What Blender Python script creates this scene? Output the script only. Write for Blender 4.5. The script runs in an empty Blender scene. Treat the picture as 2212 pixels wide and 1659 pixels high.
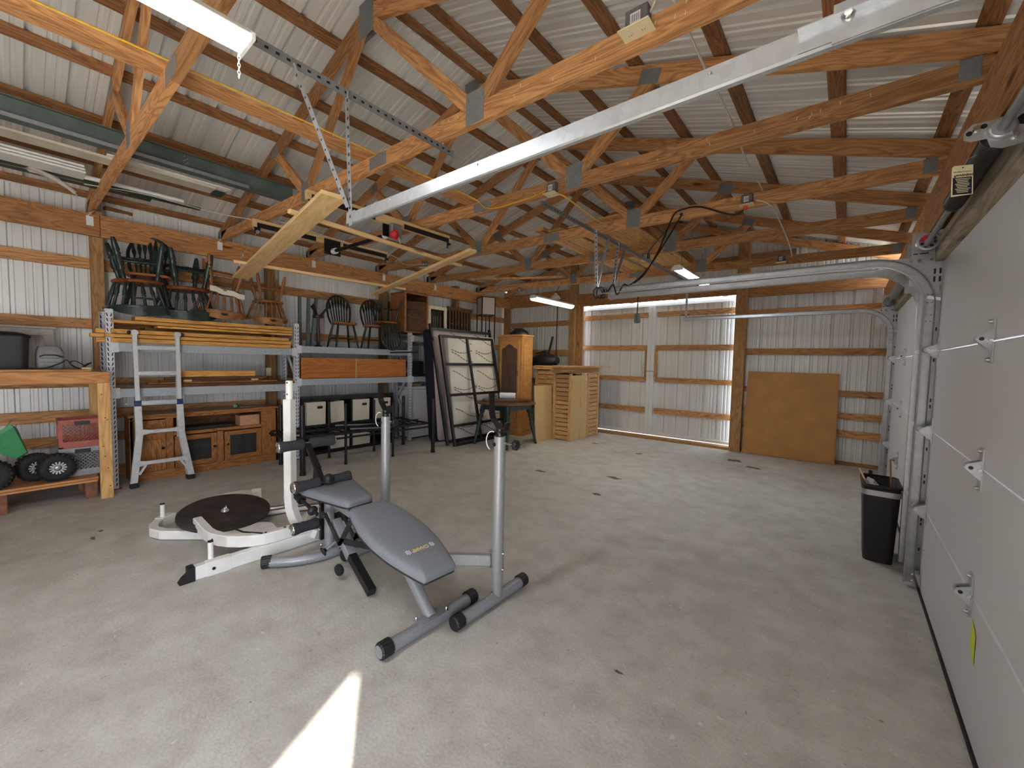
import bpy, bmesh, math, random
from mathutils import Vector as V, Matrix, Quaternion
random.seed(7)
S = bpy.context.scene
COL = S.collection
R = math.radians

# ------------------------------------------------------------------ camera, world, sun, exposure
cam_d = bpy.data.cameras.new('camera'); cam = bpy.data.objects.new('camera', cam_d); COL.objects.link(cam)
cam_d.sensor_width = 36.0; cam_d.lens = 36.0 * 884.05 / 2212; cam_d.clip_start = 0.03
_y, _p, _r = 0.684312, 0.0564981, 0.0206277
_f = V((-math.sin(_y) * math.cos(_p), math.cos(_y) * math.cos(_p), -math.sin(_p)))
_h = V((math.cos(_y), math.sin(_y), 0)); _u = _h.cross(_f)
_h, _u = _h * math.cos(_r) + _u * math.sin(_r), _u * math.cos(_r) - _h * math.sin(_r)
cam.matrix_world = Matrix(((_h.x, _u.x, -_f.x, 0), (_h.y, _u.y, -_f.y, 0), (_h.z, _u.z, -_f.z, 1.44), (0, 0, 0, 1)))
S.camera = cam

w = bpy.data.worlds.new('sky'); S.world = w; w.use_nodes = True
nt = w.node_tree; bg = nt.nodes['Background']
bg.inputs['Color'].default_value = (0.80, 0.88, 1.0, 1); bg.inputs['Strength'].default_value = 3.9

sun_d = bpy.data.lights.new('sun', 'SUN'); sun = bpy.data.objects.new('sun', sun_d); COL.objects.link(sun)
sun_d.energy = 13.0; sun_d.angle = R(1.2); sun_d.color = (1.0, 0.93, 0.80)
sun.rotation_euler = V((-0.83 * 0.79, 0.56 * 0.79, -0.61)).to_track_quat('-Z', 'Y').to_euler()
sun.location = (6, -4, 6)

por_d = bpy.data.lights.new('open_bay_portal', 'AREA'); por = bpy.data.objects.new('open_bay_portal', por_d); COL.objects.link(por)
por_d.shape = 'RECTANGLE'; por_d.size = 2.7; por_d.size_y = 2.25; por_d.cycles.is_portal = True
por.location = (0.62, -1.85, 1.1); por.rotation_euler = (R(90), 0, R(90))

vs = S.view_settings
S.display_settings.display_device = 'sRGB'
vs.view_transform = 'Standard'; vs.look = 'None'; vs.gamma = 1.0; vs.use_curve_mapping = False
vs.exposure = 1.45
S.cycles.max_bounces = 8; S.cycles.diffuse_bounces = 5; S.cycles.glossy_bounces = 3
S.cycles.transparent_max_bounces = 6; S.cycles.caustics_reflective = False; S.cycles.caustics_refractive = False
S.cycles.use_denoising = True

# ------------------------------------------------------------------ mesh helpers
class MB:
    def __init__(s):
        s.v = []; s.f = []; s.uv = []; s.sm = []; s.mi = []; s.m = 0
    def face(s, pts, uv=None, smooth=False):
        i = len(s.v); pts = [V(p) for p in pts]; s.v += pts
        s.f.append(tuple(range(i, i + len(pts))))
        if uv is None:
            n = V((0, 0, 0))
            for a, b in zip(pts, pts[1:] + pts[:1]): n += a.cross(b)
            k = max(range(3), key=lambda j: abs(n[j])); ax = [j for j in range(3) if j != k]
            uv = [(p[ax[0]], p[ax[1]]) for p in pts]
        s.uv.append(uv); s.sm.append(smooth); s.mi.append(s.m)
        return s
    def raw(s, vs, fs, smooth=False):
        for f in fs: s.face([vs[i] for i in f], smooth=smooth)
        return s
    def grid(s, rings, closed=False, smooth=True, uvs=1.0):
        """rings: equal-length point lists, skinned with shared vertices"""
        n = len(rings[0]); base = len(s.v)
        for r in rings: s.v += [V(p) for p in r]
        ul = [0.0]
        for a, b in zip(rings, rings[1:]): ul.append(ul[-1] + (V(b[0]) - V(a[0])).length)
        for i in range(len(rings) - 1):
            for j in range(n if closed else n - 1):
                k = (j + 1) % n
                s.f.append((base + i * n + j, base + i * n + k, base + (i + 1) * n + k, base + (i + 1) * n + j))
                va, vb = j * .03, (j + 1) * .03
                s.uv.append([(ul[i], va), (ul[i], vb), (ul[i + 1], vb), (ul[i + 1], va)])
                s.sm.append(smooth); s.mi.append(s.m)
        return s
    def hexa(s, p, uo=None):
        """p: 8 points, 0-3 start cap, 4-7 end cap (same winding); uv u runs start->end"""
        p = [V(q) for q in p]; u0 = random.random() * 9 if uo is None else uo; v0 = random.random() * 9
        L = (p[4] - p[0]).length; acc = 0
        for j in range(4):
            k = (j + 1) % 4; d = (p[k] - p[j]).length
            s.face([p[j], p[k], p[k + 4], p[j + 4]], [(u0, v0 + acc), (u0, v0 + acc + d), (u0 + L, v0 + acc + d), (u0 + L, v0 + acc)])
            acc += d
        s.face([p[3], p[2], p[1], p[0]]); s.face(p[4:8])
        return s
    def beam(s, a, b, w, h, up=(0, 0, 1), ch=0.0):
        """bar from a to b; h along up, w sideways; ch = chamfer"""
        a, b = V(a), V(b); d = (b - a).normalized(); up = V(up)
        if abs(d.dot(up.normalized())) > .999: up = V((0, 1, 0)) if abs(d.y) < .9 else V((1, 0, 0))
        sd = d.cross(up).normalized(); up = sd.cross(d).normalized()
        if not ch:
            c = [(-1, -1), (1, -1), (1, 1), (-1, 1)]
            o = [sd * (x * w / 2) + up * (y * h / 2) for x, y in c]
            return s.hexa([a + q for q in o] + [b + q for q in o])
        x, y = w / 2, h / 2
        c = [(-x + ch, -y), (x - ch, -y), (x, -y + ch), (x, y - ch), (x - ch, y), (-x + ch, y), (-x, y - ch), (-x, -y + ch)]
        o = [sd * p + up * q for p, q in c]; oi = [sd * (p * (1 - ch / x)) + up * (q * (1 - ch / y)) for p, q in c]
        rg = [[a + q for q in oi], [a + d * ch + q for q in o], [b - d * ch + q for q in o], [b + q for q in oi]]
        u0, v0 = random.random() * 9, random.random() * 9; ul = [0, ch, (b - a).length - ch, (b - a).length]
        for i in range(3):
            acc = 0
            for j in range(8):
                k = (j + 1) % 8; e = (o[k] - o[j]).length
                s.face([rg[i][j], rg[i][k], rg[i + 1][k], rg[i + 1][j]], [(u0 + ul[i], v0 + acc), (u0 + ul[i], v0 + acc + e), (u0 + ul[i + 1], v0 + acc + e), (u0 + ul[i + 1], v0 + acc)])
                acc += e
        s.face(rg[0][::-1]); s.face(rg[3])
        return s
    def box(s, x0, x1, y0, y1, z0, z1, ch=0.0):
        d = [x1 - x0, y1 - y0, z1 - z0]; k = max(range(3), key=lambda i: d[i]); m = V(((x0 + x1) / 2, (y0 + y1) / 2, (z0 + z1) / 2))
        e = V((0, 0, 0)); e[k] = d[k] / 2
        up = (0, 0, 1) if k != 2 else (0, 1, 0)
        if k == 0: return s.beam(m - e, m + e, d[1], d[2], up, ch)
        if k == 1: return s.beam(m - e, m + e, d[0], d[2], up, ch)
        return s.beam(m - e, m + e, d[0], d[1], up, ch)
    def tube(s, pts, r, n=10, caps=True, closed=False):
        pts = [V(p) for p in pts]; N = len(pts); rr = r if isinstance(r, (list, tuple)) else [r] * N
        rings = []; nrm = None
        for i, p in enumerate(pts):
            if closed: t = (pts[(i + 1) % N] - pts[i - 1]).normalized()
            else:
                t = V((0, 0, 0))
                if i > 0: t += (p - pts[i - 1]).normalized()
                if i < N - 1: t += (pts[i + 1] - p).normalized()
                t.normalize()
            if nrm is None:
                nrm = t.orthogonal().normalized()
            else:
                nrm = (nrm - t * nrm.dot(t)).normalized()
            bn = t.cross(nrm)
            rings.append([p + (nrm * math.cos(2 * math.pi * j / n) + bn * math.sin(2 * math.pi * j / n)) * rr[i] for j in range(n)])
        if closed: rings.append(rings[0])
        s.grid(rings, closed=True)
        if caps and not closed:
            s.face(rings[0][::-1]); s.face(rings[-1])
        return s
    def sweep(s, pts, w, h, up=(0, 0, 1), ch=0.0, caps=True):
        """rectangular tube swept along a polyline with mitred bends"""
        pts = [V(p) for p in pts]; N = len(pts); rings = []; up = V(up)
        for i, p in enumerate(pts):
            t = V((0, 0, 0)); sc = 1.0
            if i > 0: t += (p - pts[i - 1]).normalized()
            if i < N - 1: t += (pts[i + 1] - p).normalized()
            t.normalize()
            if 0 < i < N - 1:
                c = t.dot((p - pts[i - 1]).normalized()); sc = 1 / max(c, .4)
            sd = t.cross(up)
            if sd.length < 1e-4: sd = V((1, 0, 0))
            sd.normalize(); u2 = sd.cross(t).normalized()
            x, y = w / 2, h / 2; pl = (pts[1] - pts[0]) if i == 0 else (p - pts[i - 1])
            inpl = abs(up.dot(t)) < .05
            c = [(-x, -y), (x, -y), (x, y), (-x, y)] if not ch else [(-x + ch, -y), (x - ch, -y), (x, -y + ch), (x, y - ch), (x - ch, y), (-x + ch, y), (-x, y - ch), (-x, -y + ch)]
            if inpl: rings.append([p + sd * (a * sc) + u2 * b for a, b in c])
            else: rings.append([p + sd * a + u2 * (b * sc) for a, b in c])
        n = len(rings[0]); u = 0
        for i in range(N - 1):
            L = (pts[i + 1] - pts[i]).length
            for j in range(n):
                k = (j + 1) % n
                s.face([rings[i][j], rings[i][k], rings[i + 1][k], rings[i + 1][j]], [(u, j * .05), (u, j * .05 + .05), (u + L, j * .05 + .05), (u + L, j * .05)])
            u += L
        if caps: s.face(rings[0][::-1]); s.face(rings[-1])
        return s
    def lathe(s, prof, base=(0, 0, 0), axis=(0, 0, 1), n=16, caps=True):
        """prof: list of (radius, height); vertices split at repeated points for hard edges"""
        base = V(base); ax = V(axis).normalized(); a = ax.orthogonal().normalized(); b = ax.cross(a)
        run = []
        def ring(r, z): return [base + ax * z + (a * math.cos(2 * math.pi * j / n) + b * math.sin(2 * math.pi * j / n)) * max(r, 1e-5) for j in range(n)]
        for q in prof:
            if run and q == run[-1]:
                if len(run) > 1: s.grid([ring(*t) for t in run], closed=True)
                run = [q]
            else: run.append(q)
        if len(run) > 1: s.grid([ring(*t) for t in run], closed=True)
        if caps:
            if prof[0][0] > 1e-4: s.face(ring(*prof[0])[::-1])
            if prof[-1][0] > 1e-4: s.face(ring(*prof[-1]))
        return s
    def cyl(s, a, b, r, n=14): return s.tube([a, b], r, n)
    def ball(s, c, r, n=12, sc=(1, 1, 1)):
        c = V(c); rings = []
        for i in range(n // 2 + 1):
            t = math.pi * i / (n // 2)
            rings.append([c + V((math.sin(t) * math.cos(2 * math.pi * j / n) * r * sc[0], math.sin(t) * math.sin(2 * math.pi * j / n) * r * sc[1], math.cos(t) * r * sc[2])) for j in range(n)])
        return s.grid(rings, closed=True)
    def prism(s, poly, vec, holes=None):
        """extrude planar polygon by vec (centred on the polygon plane start)"""
        poly = [V(p) for p in poly]; vec = V(vec); top = [p + vec for p in poly]
        s.face(poly[::-1]); s.face(top)
        for i in range(len(poly)):
            k = (i + 1) % len(poly); s.face([poly[i], poly[k], top[k], top[i]])
        return s
    def build(s, name, mat, parent=None, world=True, kind=None, label=None):
        me = bpy.data.meshes.new(name)
        off = V((0, 0, 0))
        if parent is not None and world:
            q = parent
            while q is not None: off += q.location; q = q.parent
        me.from_pydata([tuple(p - off) for p in s.v], [], s.f)
        uvl = me.uv_layers.new(name='UVMap'); k = 0
        flat = [c for f in s.uv for uv in f for c in uv]
        uvl.data.foreach_set('uv', flat)
        me.polygons.foreach_set('use_smooth', s.sm)
        for m in (mat if isinstance(mat, (list, tuple)) else [mat]): me.materials.append(m)
        if any(s.mi): me.polygons.foreach_set('material_index', s.mi)
        me.update()
        bm = bmesh.new(); bm.from_mesh(me); bmesh.ops.recalc_face_normals(bm, faces=bm.faces); bm.to_mesh(me); bm.free()
        o = bpy.data.objects.new(name, me); COL.objects.link(o)
        if parent is not None: o.parent = parent
        if kind: o['kind'] = kind
        if label: o['label'] = label
        return o

def thing(name, label, cat, loc=(0, 0, 0), group=None):
    o = bpy.data.objects.new(name, None); COL.objects.link(o); o.location = loc; o.empty_display_size = .05
    o['label'] = label; o['category'] = cat
    if group: o['group'] = group
    return o
def tag(o, label, cat, group=None):
    o['label'] = label; o['category'] = cat
    if group: o['group'] = group
    return o
def setting(name, loc=(0, 0, 0)):
    o = bpy.data.objects.new(name, None); COL.objects.link(o); o.location = loc; o['kind'] = 'structure'; return o
def kids(o): return [c for c in bpy.data.objects if c.parent == o]
def dup(o, loc=None, rot=None, label=None, parent=None, scale=None):
    c = o.copy(); COL.objects.link(c)
    if parent is not None: c.parent = parent
    if loc is not None: c.location = loc
    if rot is not None: c.rotation_euler = rot
    if scale is not None: c.scale = scale
    if label: c['label'] = label
    for k in kids(o): dup(k, parent=c)
    return c
def inst(o, parent, loc=(0, 0, 0), rot=(0, 0, 0), name=None):
    """another object on the same mesh, as a part of parent"""
    c = bpy.data.objects.new(name or o.name.split('.')[0], o.data); COL.objects.link(c); c.parent = parent; c.location = loc; c.rotation_euler = rot
    return c

# ------------------------------------------------------------------ materials
def srgb(r, g, b):
    f = lambda c: (c / 255 / 12.92) if c / 255 <= .04045 else ((c / 255 + .055) / 1.055) ** 2.4
    return (f(r), f(g), f(b), 1)
def newmat(name):
    m = bpy.data.materials.new(name); m.use_nodes = True; n = m.node_tree
    return m, n, n.nodes['Principled BSDF']
def N(nt, typ, **kw):
    n = nt.nodes.new(typ)
    for k, v in kw.items():
        if k in n.inputs: n.inputs[k].default_value = v
        else: setattr(n, k, v)
    return n
def ramp(nt, stops, fac):
    r = nt.nodes.new('ShaderNodeValToRGB'); e = r.color_ramp.elements
    while len(e) < len(stops): e.new(.5)
    for i, (p, c) in enumerate(stops): e[i].position = p; e[i].color = c if len(c) == 4 else (*c, 1)
    nt.links.new(fac, r.inputs[0]); return r
def mixc(nt, fac, a, b, blend='MIX'):
    m = nt.nodes.new('ShaderNodeMix'); m.data_type = 'RGBA'; m.blend_type = blend
    for sock, val in ((m.inputs[0], fac), (m.inputs[6], a), (m.inputs[7], b)):
        if hasattr(val, 'is_linked'): nt.links.new(val, sock)
        else: sock.default_value = val
    return m.outputs[2]
def plain(name, col, rough=.5, metal=0.0, var=.06, bump=0.0, scale=30.0, spec=.5):
    m, nt, b = newmat(name); tc = N(nt, 'ShaderNodeTexCoord'); no = N(nt, 'ShaderNodeTexNoise', Scale=scale, Detail=4.0)
    nt.links.new(tc.outputs['Object'], no.inputs['Vector'])
    d = tuple(max(0, c * (1 - var * 2)) for c in col[:3]) + (1,); l = tuple(min(1, c * (1 + var * 2)) for c in col[:3]) + (1,)
    r = ramp(nt, [(.3, d), (.7, l)], no.outputs['Fac']); nt.links.new(r.outputs[0], b.inputs['Base Color'])
    b.inputs['Roughness'].default_value = rough; b.inputs['Metallic'].default_value = metal; b.inputs['Specular IOR Level'].default_value = spec
    if bump:
        bu = N(nt, 'ShaderNodeBump', Strength=bump, Distance=.003); nt.links.new(no.outputs['Fac'], bu.inputs['Height']); nt.links.new(bu.outputs[0], b.inputs['Normal'])
    return m
def wood(name, base, dark, rough=.6, ring=1.0, objvar=.25, knots=True, grain=1.0, along=1.0):
    """grain runs along UV u"""
    m, nt, b = newmat(name); L = nt.links.new
    uv = N(nt, 'ShaderNodeUVMap'); oi = N(nt, 'ShaderNodeObjectInfo')
    off = N(nt, 'ShaderNodeVectorMath', operation='SCALE'); cx = N(nt, 'ShaderNodeCombineXYZ')
    L(oi.outputs['Random'], cx.inputs[0]); L(oi.outputs['Random'], cx.inputs[1]); L(cx.outputs[0], off.inputs[0]); off.inputs['Scale'].default_value = 37.0
    ad = N(nt, 'ShaderNodeVectorMath', operation='ADD'); L(uv.outputs[0], ad.inputs[0]); L(off.outputs[0], ad.inputs[1])
    mp = N(nt, 'ShaderNodeMapping'); mp.inputs['Scale'].default_value = (along * .9, 7, 1); L(ad.outputs[0], mp.inputs[0])
    n1 = N(nt, 'ShaderNodeTexNoise', Scale=1.6, Detail=2.0, Distortion=.6); L(mp.outputs[0], n1.inputs['Vector'])
    mu = N(nt, 'ShaderNodeMath', operation='MULTIPLY'); mu.inputs[1].default_value = 9 * ring; L(n1.outputs['Fac'], mu.inputs[0])
    pp = N(nt, 'ShaderNodeMath', operation='PINGPONG'); pp.inputs[1].default_value = .5; L(mu.outputs[0], pp.inputs[0])
    mp2 = N(nt, 'ShaderNodeMapping'); mp2.inputs['Scale'].default_value = (5, 160, 1); L(ad.outputs[0], mp2.inputs[0])
    n2 = N(nt, 'ShaderNodeTexNoise', Scale=1.0, Detail=3.0); L(mp2.outputs[0], n2.inputs['Vector'])
    sm = N(nt, 'ShaderNodeMath', operation='MULTIPLY_ADD'); L(pp.outputs[0], sm.inputs[0]); sm.inputs[1].default_value = 1.1; 
    sc = N(nt, 'ShaderNodeMath', operation='MULTIPLY'); L(n2.outputs['Fac'], sc.inputs[0]); sc.inputs[1].default_value = .55 * grain; L(sc.outputs[0], sm.inputs[2])
    cr = ramp(nt, [(.12, dark), (.45, tuple(.45 * d + .55 * a for d, a in zip(dark, base))), (.8, base)], sm.outputs[0])
    col = cr.outputs[0]
    if knots:
        mp3 = N(nt, 'ShaderNodeMapping'); mp3.inputs['Scale'].default_value = (1.1, 4.2, 1); L(ad.outputs[0], mp3.inputs[0])
        vo = N(nt, 'ShaderNodeTexVoronoi', Scale=1.0); L(mp3.outputs[0], vo.inputs['Vector'])
        kr = ramp(nt, [(.035, (1, 1, 1)), (.10, (0, 0, 0))], vo.outputs['Distance'])
        col = mixc(nt, kr.outputs[0], col, tuple(d * .45 for d in dark[:3]) + (1,))
    hv = N(nt, 'ShaderNodeHueSaturation'); L(col, hv.inputs['Color'])
    mr = N(nt, 'ShaderNodeMapRange'); mr.inputs[3].default_value = 1 - objvar; mr.inputs[4].default_value = 1 + objvar; L(oi.outputs['Random'], mr.inputs[0]); L(mr.outputs[0], hv.inputs['Value'])
    L(hv.outputs[0], b.inputs['Base Color']); b.inputs['Roughness'].default_value = rough; b.inputs['Specular IOR Level'].default_value = .3
    bu = N(nt, 'ShaderNodeBump', Strength=.25, Distance=.002); L(sm.outputs[0], bu.inputs['Height']); L(bu.outputs[0], b.inputs['Normal'])
    return m
def galv(name, col, rough=.38, scale=14, metal=1.0):
    m, nt, b = newmat(name); tc = N(nt, 'ShaderNodeTexCoord'); vo = N(nt, 'ShaderNodeTexVoronoi', Scale=scale * 3.0); no = N(nt, 'ShaderNodeTexNoise', Scale=scale * .4, Detail=5.0)
    nt.links.new(tc.outputs['Object'], vo.inputs['Vector']); nt.links.new(tc.outputs['Object'], no.inputs['Vector'])
    mm = N(nt, 'ShaderNodeMath', operation='MULTIPLY_ADD'); nt.links.new(vo.outputs['Color'], mm.inputs[0]); mm.inputs[1].default_value = .35; nt.links.new(no.outputs['Fac'], mm.inputs[2])
    r = ramp(nt, [(.3, tuple(c * .72 for c in col[:3]) + (1,)), (.95, col)], mm.outputs[0]); nt.links.new(r.outputs[0], b.inputs['Base Color'])
    b.inputs['Roughness'].default_value = rough; b.inputs['Metallic'].default_value = metal
    return m
def emis(name, col, strength):
    m, nt, b = newmat(name); b.inputs['Emission Color'].default_value = col; b.inputs['Emission Strength'].default_value = strength; b.inputs['Base Color'].default_value = (.9, .9, .9, 1)
    return m

M = {}
M['truss'] = wood('truss_wood', srgb(206, 154, 104), srgb(146, 94, 56), .62)
M['purlin'] = wood('purlin_wood', srgb(164, 118, 80), srgb(108, 70, 44), .65)
M['girt'] = wood('girt_wood', srgb(202, 152, 102), srgb(134, 88, 52), .65)
M['post'] = wood('post_wood', srgb(168, 128, 84), srgb(102, 70, 40), .7, grain=1.3)
M['beam'] = wood('header_wood', srgb(194, 140, 90), srgb(132, 84, 48), .65)
M['pine'] = wood('fresh_pine', srgb(228, 196, 146), srgb(204, 164, 110), .6, ring=.5, objvar=.08)
M['slat'] = wood('golden_pine', srgb(222, 166, 88), srgb(168, 108, 44), .5, ring=.7, objvar=.15)
M['weathered'] = wood('weathered_board', srgb(170, 158, 140), srgb(132, 118, 100), .75, ring=.6, objvar=.05)
M['oak'] = wood('oak_veneer', srgb(172, 116, 66), srgb(106, 62, 28), .42, ring=1.3, objvar=.06, knots=False)
M['honey'] = wood('honey_oak', srgb(208, 154, 94), srgb(168, 112, 60), .35, ring=.9, objvar=.08, knots=False)
M['cherry'] = wood('orange_cherry', srgb(192, 120, 56), srgb(158, 88, 36), .32, ring=.6, objvar=.05, knots=False)
M['brownwood'] = wood('dark_brown_wood', srgb(106, 72, 48), srgb(62, 38, 24), .4, ring=.9, objvar=.08, knots=False)
M['chairbrown'] = wood('maple_brown', srgb(160, 106, 62), srgb(104, 62, 32), .3, ring=.7, objvar=.08, knots=False)
M['greenwood'] = plain('dark_green_paint', srgb(30, 46, 44), .35, var=.15)
M['blackgreen'] = plain('black_green_paint', srgb(22, 32, 29), .3, var=.12)
M['seatwood'] = wood('red_brown_seat', srgb(140, 72, 42), srgb(88, 40, 22), .35, ring=.6, objvar=.08, knots=False)
M['windsorseat'] = wood('windsor_seat', srgb(176, 104, 58), srgb(120, 62, 30), .35, ring=.6, objvar=.05, knots=False)
M['metalwall'] = plain('white_steel_siding', srgb(222, 223, 221), .40, 0.1, var=.02, scale=2.0)
M['metalroof'] = plain('white_steel_roofing', srgb(234, 235, 234), .32, 0.2, var=.015, scale=2.0)
M['doorwhite'] = plain('door_white_paint', srgb(202, 202, 205), .45, var=.015, bump=.05, scale=160)
M['whitetrim'] = plain('white_trim', srgb(226, 226, 224), .45, var=.03)
M['galv'] = galv('galvanised_steel', srgb(198, 202, 207), .36, 14, .7)
M['galvdark'] = galv('dull_galvanised', srgb(146, 151, 155), .5, 14, .5)
M['plate'] = galv('truss_plate_steel', srgb(140, 143, 147), .5, 30, .2)
M['rackgrey'] = plain('rack_grey_paint', srgb(166, 172, 178), .45, var=.05)
M['rackpost'] = plain('rack_post_paint', srgb(206, 208, 214), .42, var=.05)
M['alu'] = galv('brushed_aluminium', srgb(232, 233, 235), .3, 40, .45)
M['chrome'] = galv('chrome', srgb(232, 232, 230), .12, 5)
M['black'] = plain('black_paint', srgb(20, 20, 21), .4, var=.15)
M['blackplastic'] = plain('black_plastic', srgb(28, 28, 30), .5, var=.1, bump=.05, scale=120)
M['rubber'] = plain('black_rubber', srgb(26, 26, 27), .75, var=.15)
M['foam'] = plain('black_foam', srgb(48, 49, 53), .9, var=.1, bump=.15, scale=260)
M['benchgrey'] = plain('bench_grey_enamel', srgb(152, 154, 158), .38, .25, var=.04, scale=90)
M['vinyl'] = plain('grey_vinyl', srgb(122, 126, 134), .55, var=.04, bump=.06, scale=320)
M['vinylside'] = plain('black_vinyl', srgb(38, 40, 46), .55, var=.05)
M['gymwhite'] = plain('gym_white_enamel', srgb(236, 235, 230), .4, var=.04, scale=8)
M['disc'] = plain('dark_plate_paint', srgb(50, 42, 37), .6, var=.25, scale=9)
M['cream'] = plain('cream_fabric', srgb(216, 208, 192), .9, var=.05, bump=.1, scale=300)
M['white'] = plain('white_plastic', srgb(228, 228, 226), .4, var=.02)
M['greyplastic'] = plain('grey_plastic', srgb(140, 142, 144), .5, var=.06)
M['hardboard'] = plain('brown_hardboard', srgb(190, 138, 76), .65, var=.05, scale=5)
M['mdf'] = plain('tan_fibreboard', srgb(204, 172, 118), .7, var=.03, scale=8)
M['ivory'] = plain('ivory_plastic', srgb(226, 214, 178), .45, var=.03)
M['boxgrey'] = plain('outlet_box_grey', srgb(108, 110, 112), .5, .3, var=.08)
M['yellowcord'] = plain('yellow_cord', srgb(226, 172, 52), .5, var=.05)
M['whitecord'] = plain('white_cord', srgb(206, 200, 186), .6, var=.05)
M['blackcord'] = plain('black_cord', srgb(16, 16, 17), .5, var=.1)
M['red'] = plain('red_plastic', srgb(196, 40, 50), .5, var=.1)
M['cableink'] = plain('black_ink', srgb(24, 22, 30), .7, var=.05)
# ------------------------------------------------------------------ floor
def concrete():
    m, nt, b = newmat('concrete_slab'); L = nt.links.new; tc = N(nt, 'ShaderNodeTexCoord'); O = tc.outputs['Object']
    n1 = N(nt, 'ShaderNodeTexNoise', Scale=.7, Detail=6.0, Roughness=.6); n2 = N(nt, 'ShaderNodeTexNoise', Scale=5.0, Detail=6.0, Roughness=.65); n3 = N(nt, 'ShaderNodeTexNoise', Scale=70.0, Detail=3.0)
    for n in (n1, n2, n3): L(O, n.inputs['Vector'])
    c1 = ramp(nt, [(.3, srgb(150, 144, 135)), (.52, srgb(182, 178, 170)), (.75, srgb(200, 197, 190))], n1.outputs['Fac'])
    c2 = ramp(nt, [(.32, srgb(146, 140, 131)), (.62, srgb(212, 210, 204))], n2.outputs['Fac'])
    col = mixc(nt, .4, c1.outputs[0], c2.outputs[0])
    c3 = ramp(nt, [(.3, srgb(176, 170, 162)), (.7, srgb(236, 233, 228))], n3.outputs['Fac'])
    col = mixc(nt, .18, col, c3.outputs[0])
    # brown-grey blotches, dark pits, white chips, fine cracks
    n4 = N(nt, 'ShaderNodeTexNoise', Scale=2.1, Detail=5.0, Distortion=.6); L(O, n4.inputs['Vector'])
    bl = ramp(nt, [(.58, (0, 0, 0)), (.76, (1, 1, 1))], n4.outputs['Fac']); f = N(nt, 'ShaderNodeMath', operation='MULTIPLY'); L(bl.outputs[0], f.inputs[0]); f.inputs[1].default_value = .38
    col = mixc(nt, f.outputs[0], col, srgb(150, 141, 130))
    def spots(scale, thr, keep, color, mixv, col):
        vo = N(nt, 'ShaderNodeTexVoronoi', Scale=scale); 
        dn = N(nt, 'ShaderNodeTexNoise', Scale=scale * 1.7); L(O, dn.inputs['Vector']); vm = N(nt, 'ShaderNodeMix'); vm.data_type = 'VECTOR'; vm.inputs[0].default_value = .06; L(O, vm.inputs[4]); L(dn.outputs['Color'], vm.inputs[5])
        L(vm.outputs[1], vo.inputs['Vector'])
        a = N(nt, 'ShaderNodeMath', operation='LESS_THAN'); L(vo.outputs['Distance'], a.inputs[0]); a.inputs[1].default_value = thr
        g = N(nt, 'ShaderNodeMath', operation='GREATER_THAN'); sp = N(nt, 'ShaderNodeSeparateColor'); L(vo.outputs['Color'], sp.inputs[0]); L(sp.outputs[0], g.inputs[0]); g.inputs[1].default_value = keep
        k = N(nt, 'ShaderNodeMath', operation='MULTIPLY'); L(a.outputs[0], k.inputs[0]); L(g.outputs[0], k.inputs[1])
        k2 = N(nt, 'ShaderNodeMath', operation='MULTIPLY'); L(k.outputs[0], k2.inputs[0]); k2.inputs[1].default_value = mixv
        return mixc(nt, k2.outputs[0], col, color)
    col = spots(18, .13, .86, srgb(228, 225, 220), .5, col)
    col = spots(6, .045, .8, srgb(238, 236, 232), .6, col)
    col = spots(10, .06, .78, srgb(104, 94, 84), .6, col)
    col = spots(30, .14, .84, srgb(120, 110, 98), .5, col)
    vc = N(nt, 'ShaderNodeTexVoronoi', Scale=.42, feature='DISTANCE_TO_EDGE'); dn = N(nt, 'ShaderNodeTexNoise', Scale=3.0, Detail=6.0); L(O, dn.inputs['Vector']); vm = N(nt, 'ShaderNodeMix'); vm.data_type = 'VECTOR'; vm.inputs[0].default_value = .35; L(O, vm.inputs[4]); L(dn.outputs['Color'], vm.inputs[5]); L(vm.outputs[1], vc.inputs['Vector'])
    ck = ramp(nt, [(.0, (1, 1, 1)), (.004, (0, 0, 0))], vc.outputs['Distance']); f2 = N(nt, 'ShaderNodeMath', operation='MULTIPLY'); L(ck.outputs[0], f2.inputs[0]); f2.inputs[1].default_value = .06
    col = mixc(nt, f2.outputs[0], col, srgb(96, 88, 80))
    L(col, b.inputs['Base Color']); b.inputs['Roughness'].default_value = .72; b.inputs['Specular IOR Level'].default_value = .35
    bu = N(nt, 'ShaderNodeBump', Strength=.35, Distance=.006); ad = N(nt, 'ShaderNodeMath', operation='MULTIPLY_ADD'); L(n2.outputs['Fac'], ad.inputs[0]); ad.inputs[1].default_value = .8; L(n3.outputs['Fac'], ad.inputs[2]); L(ad.outputs[0], bu.inputs['Height']); L(bu.outputs[0], b.inputs['Normal'])
    return m
M['concrete'] = concrete()
XL, XR, YF, YB = -6.60, 0.56, 7.80, -3.70
fl = MB().box(XL - .15, XR + .1, YB - .1, YF + .35, -.15, 0).build('floor', M['concrete'], kind='structure')
ap = MB().box(XR + .1, 9, -9, 12, -.2, -.02).build('ground', plain('concrete_apron', srgb(222, 216, 206), .9, var=.1, scale=40), kind='structure')
stain = plain('dark_oil_stain', srgb(96, 86, 76), .7, var=.2)
dust = plain('pale_concrete_patch', srgb(206, 198, 186), .8, var=.05)
def blot(x, y, rx, ry, m, seed):
    rn = random.Random(seed); n = 18; pts = []
    for i in range(n):
        a = 2 * math.pi * i / n; k = .55 + rn.random() * .6
        pts.append((x + math.cos(a) * rx * k, y + math.sin(a) * ry * k, .0012))
    MB().face(pts).build('stain', m, fl)
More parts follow.
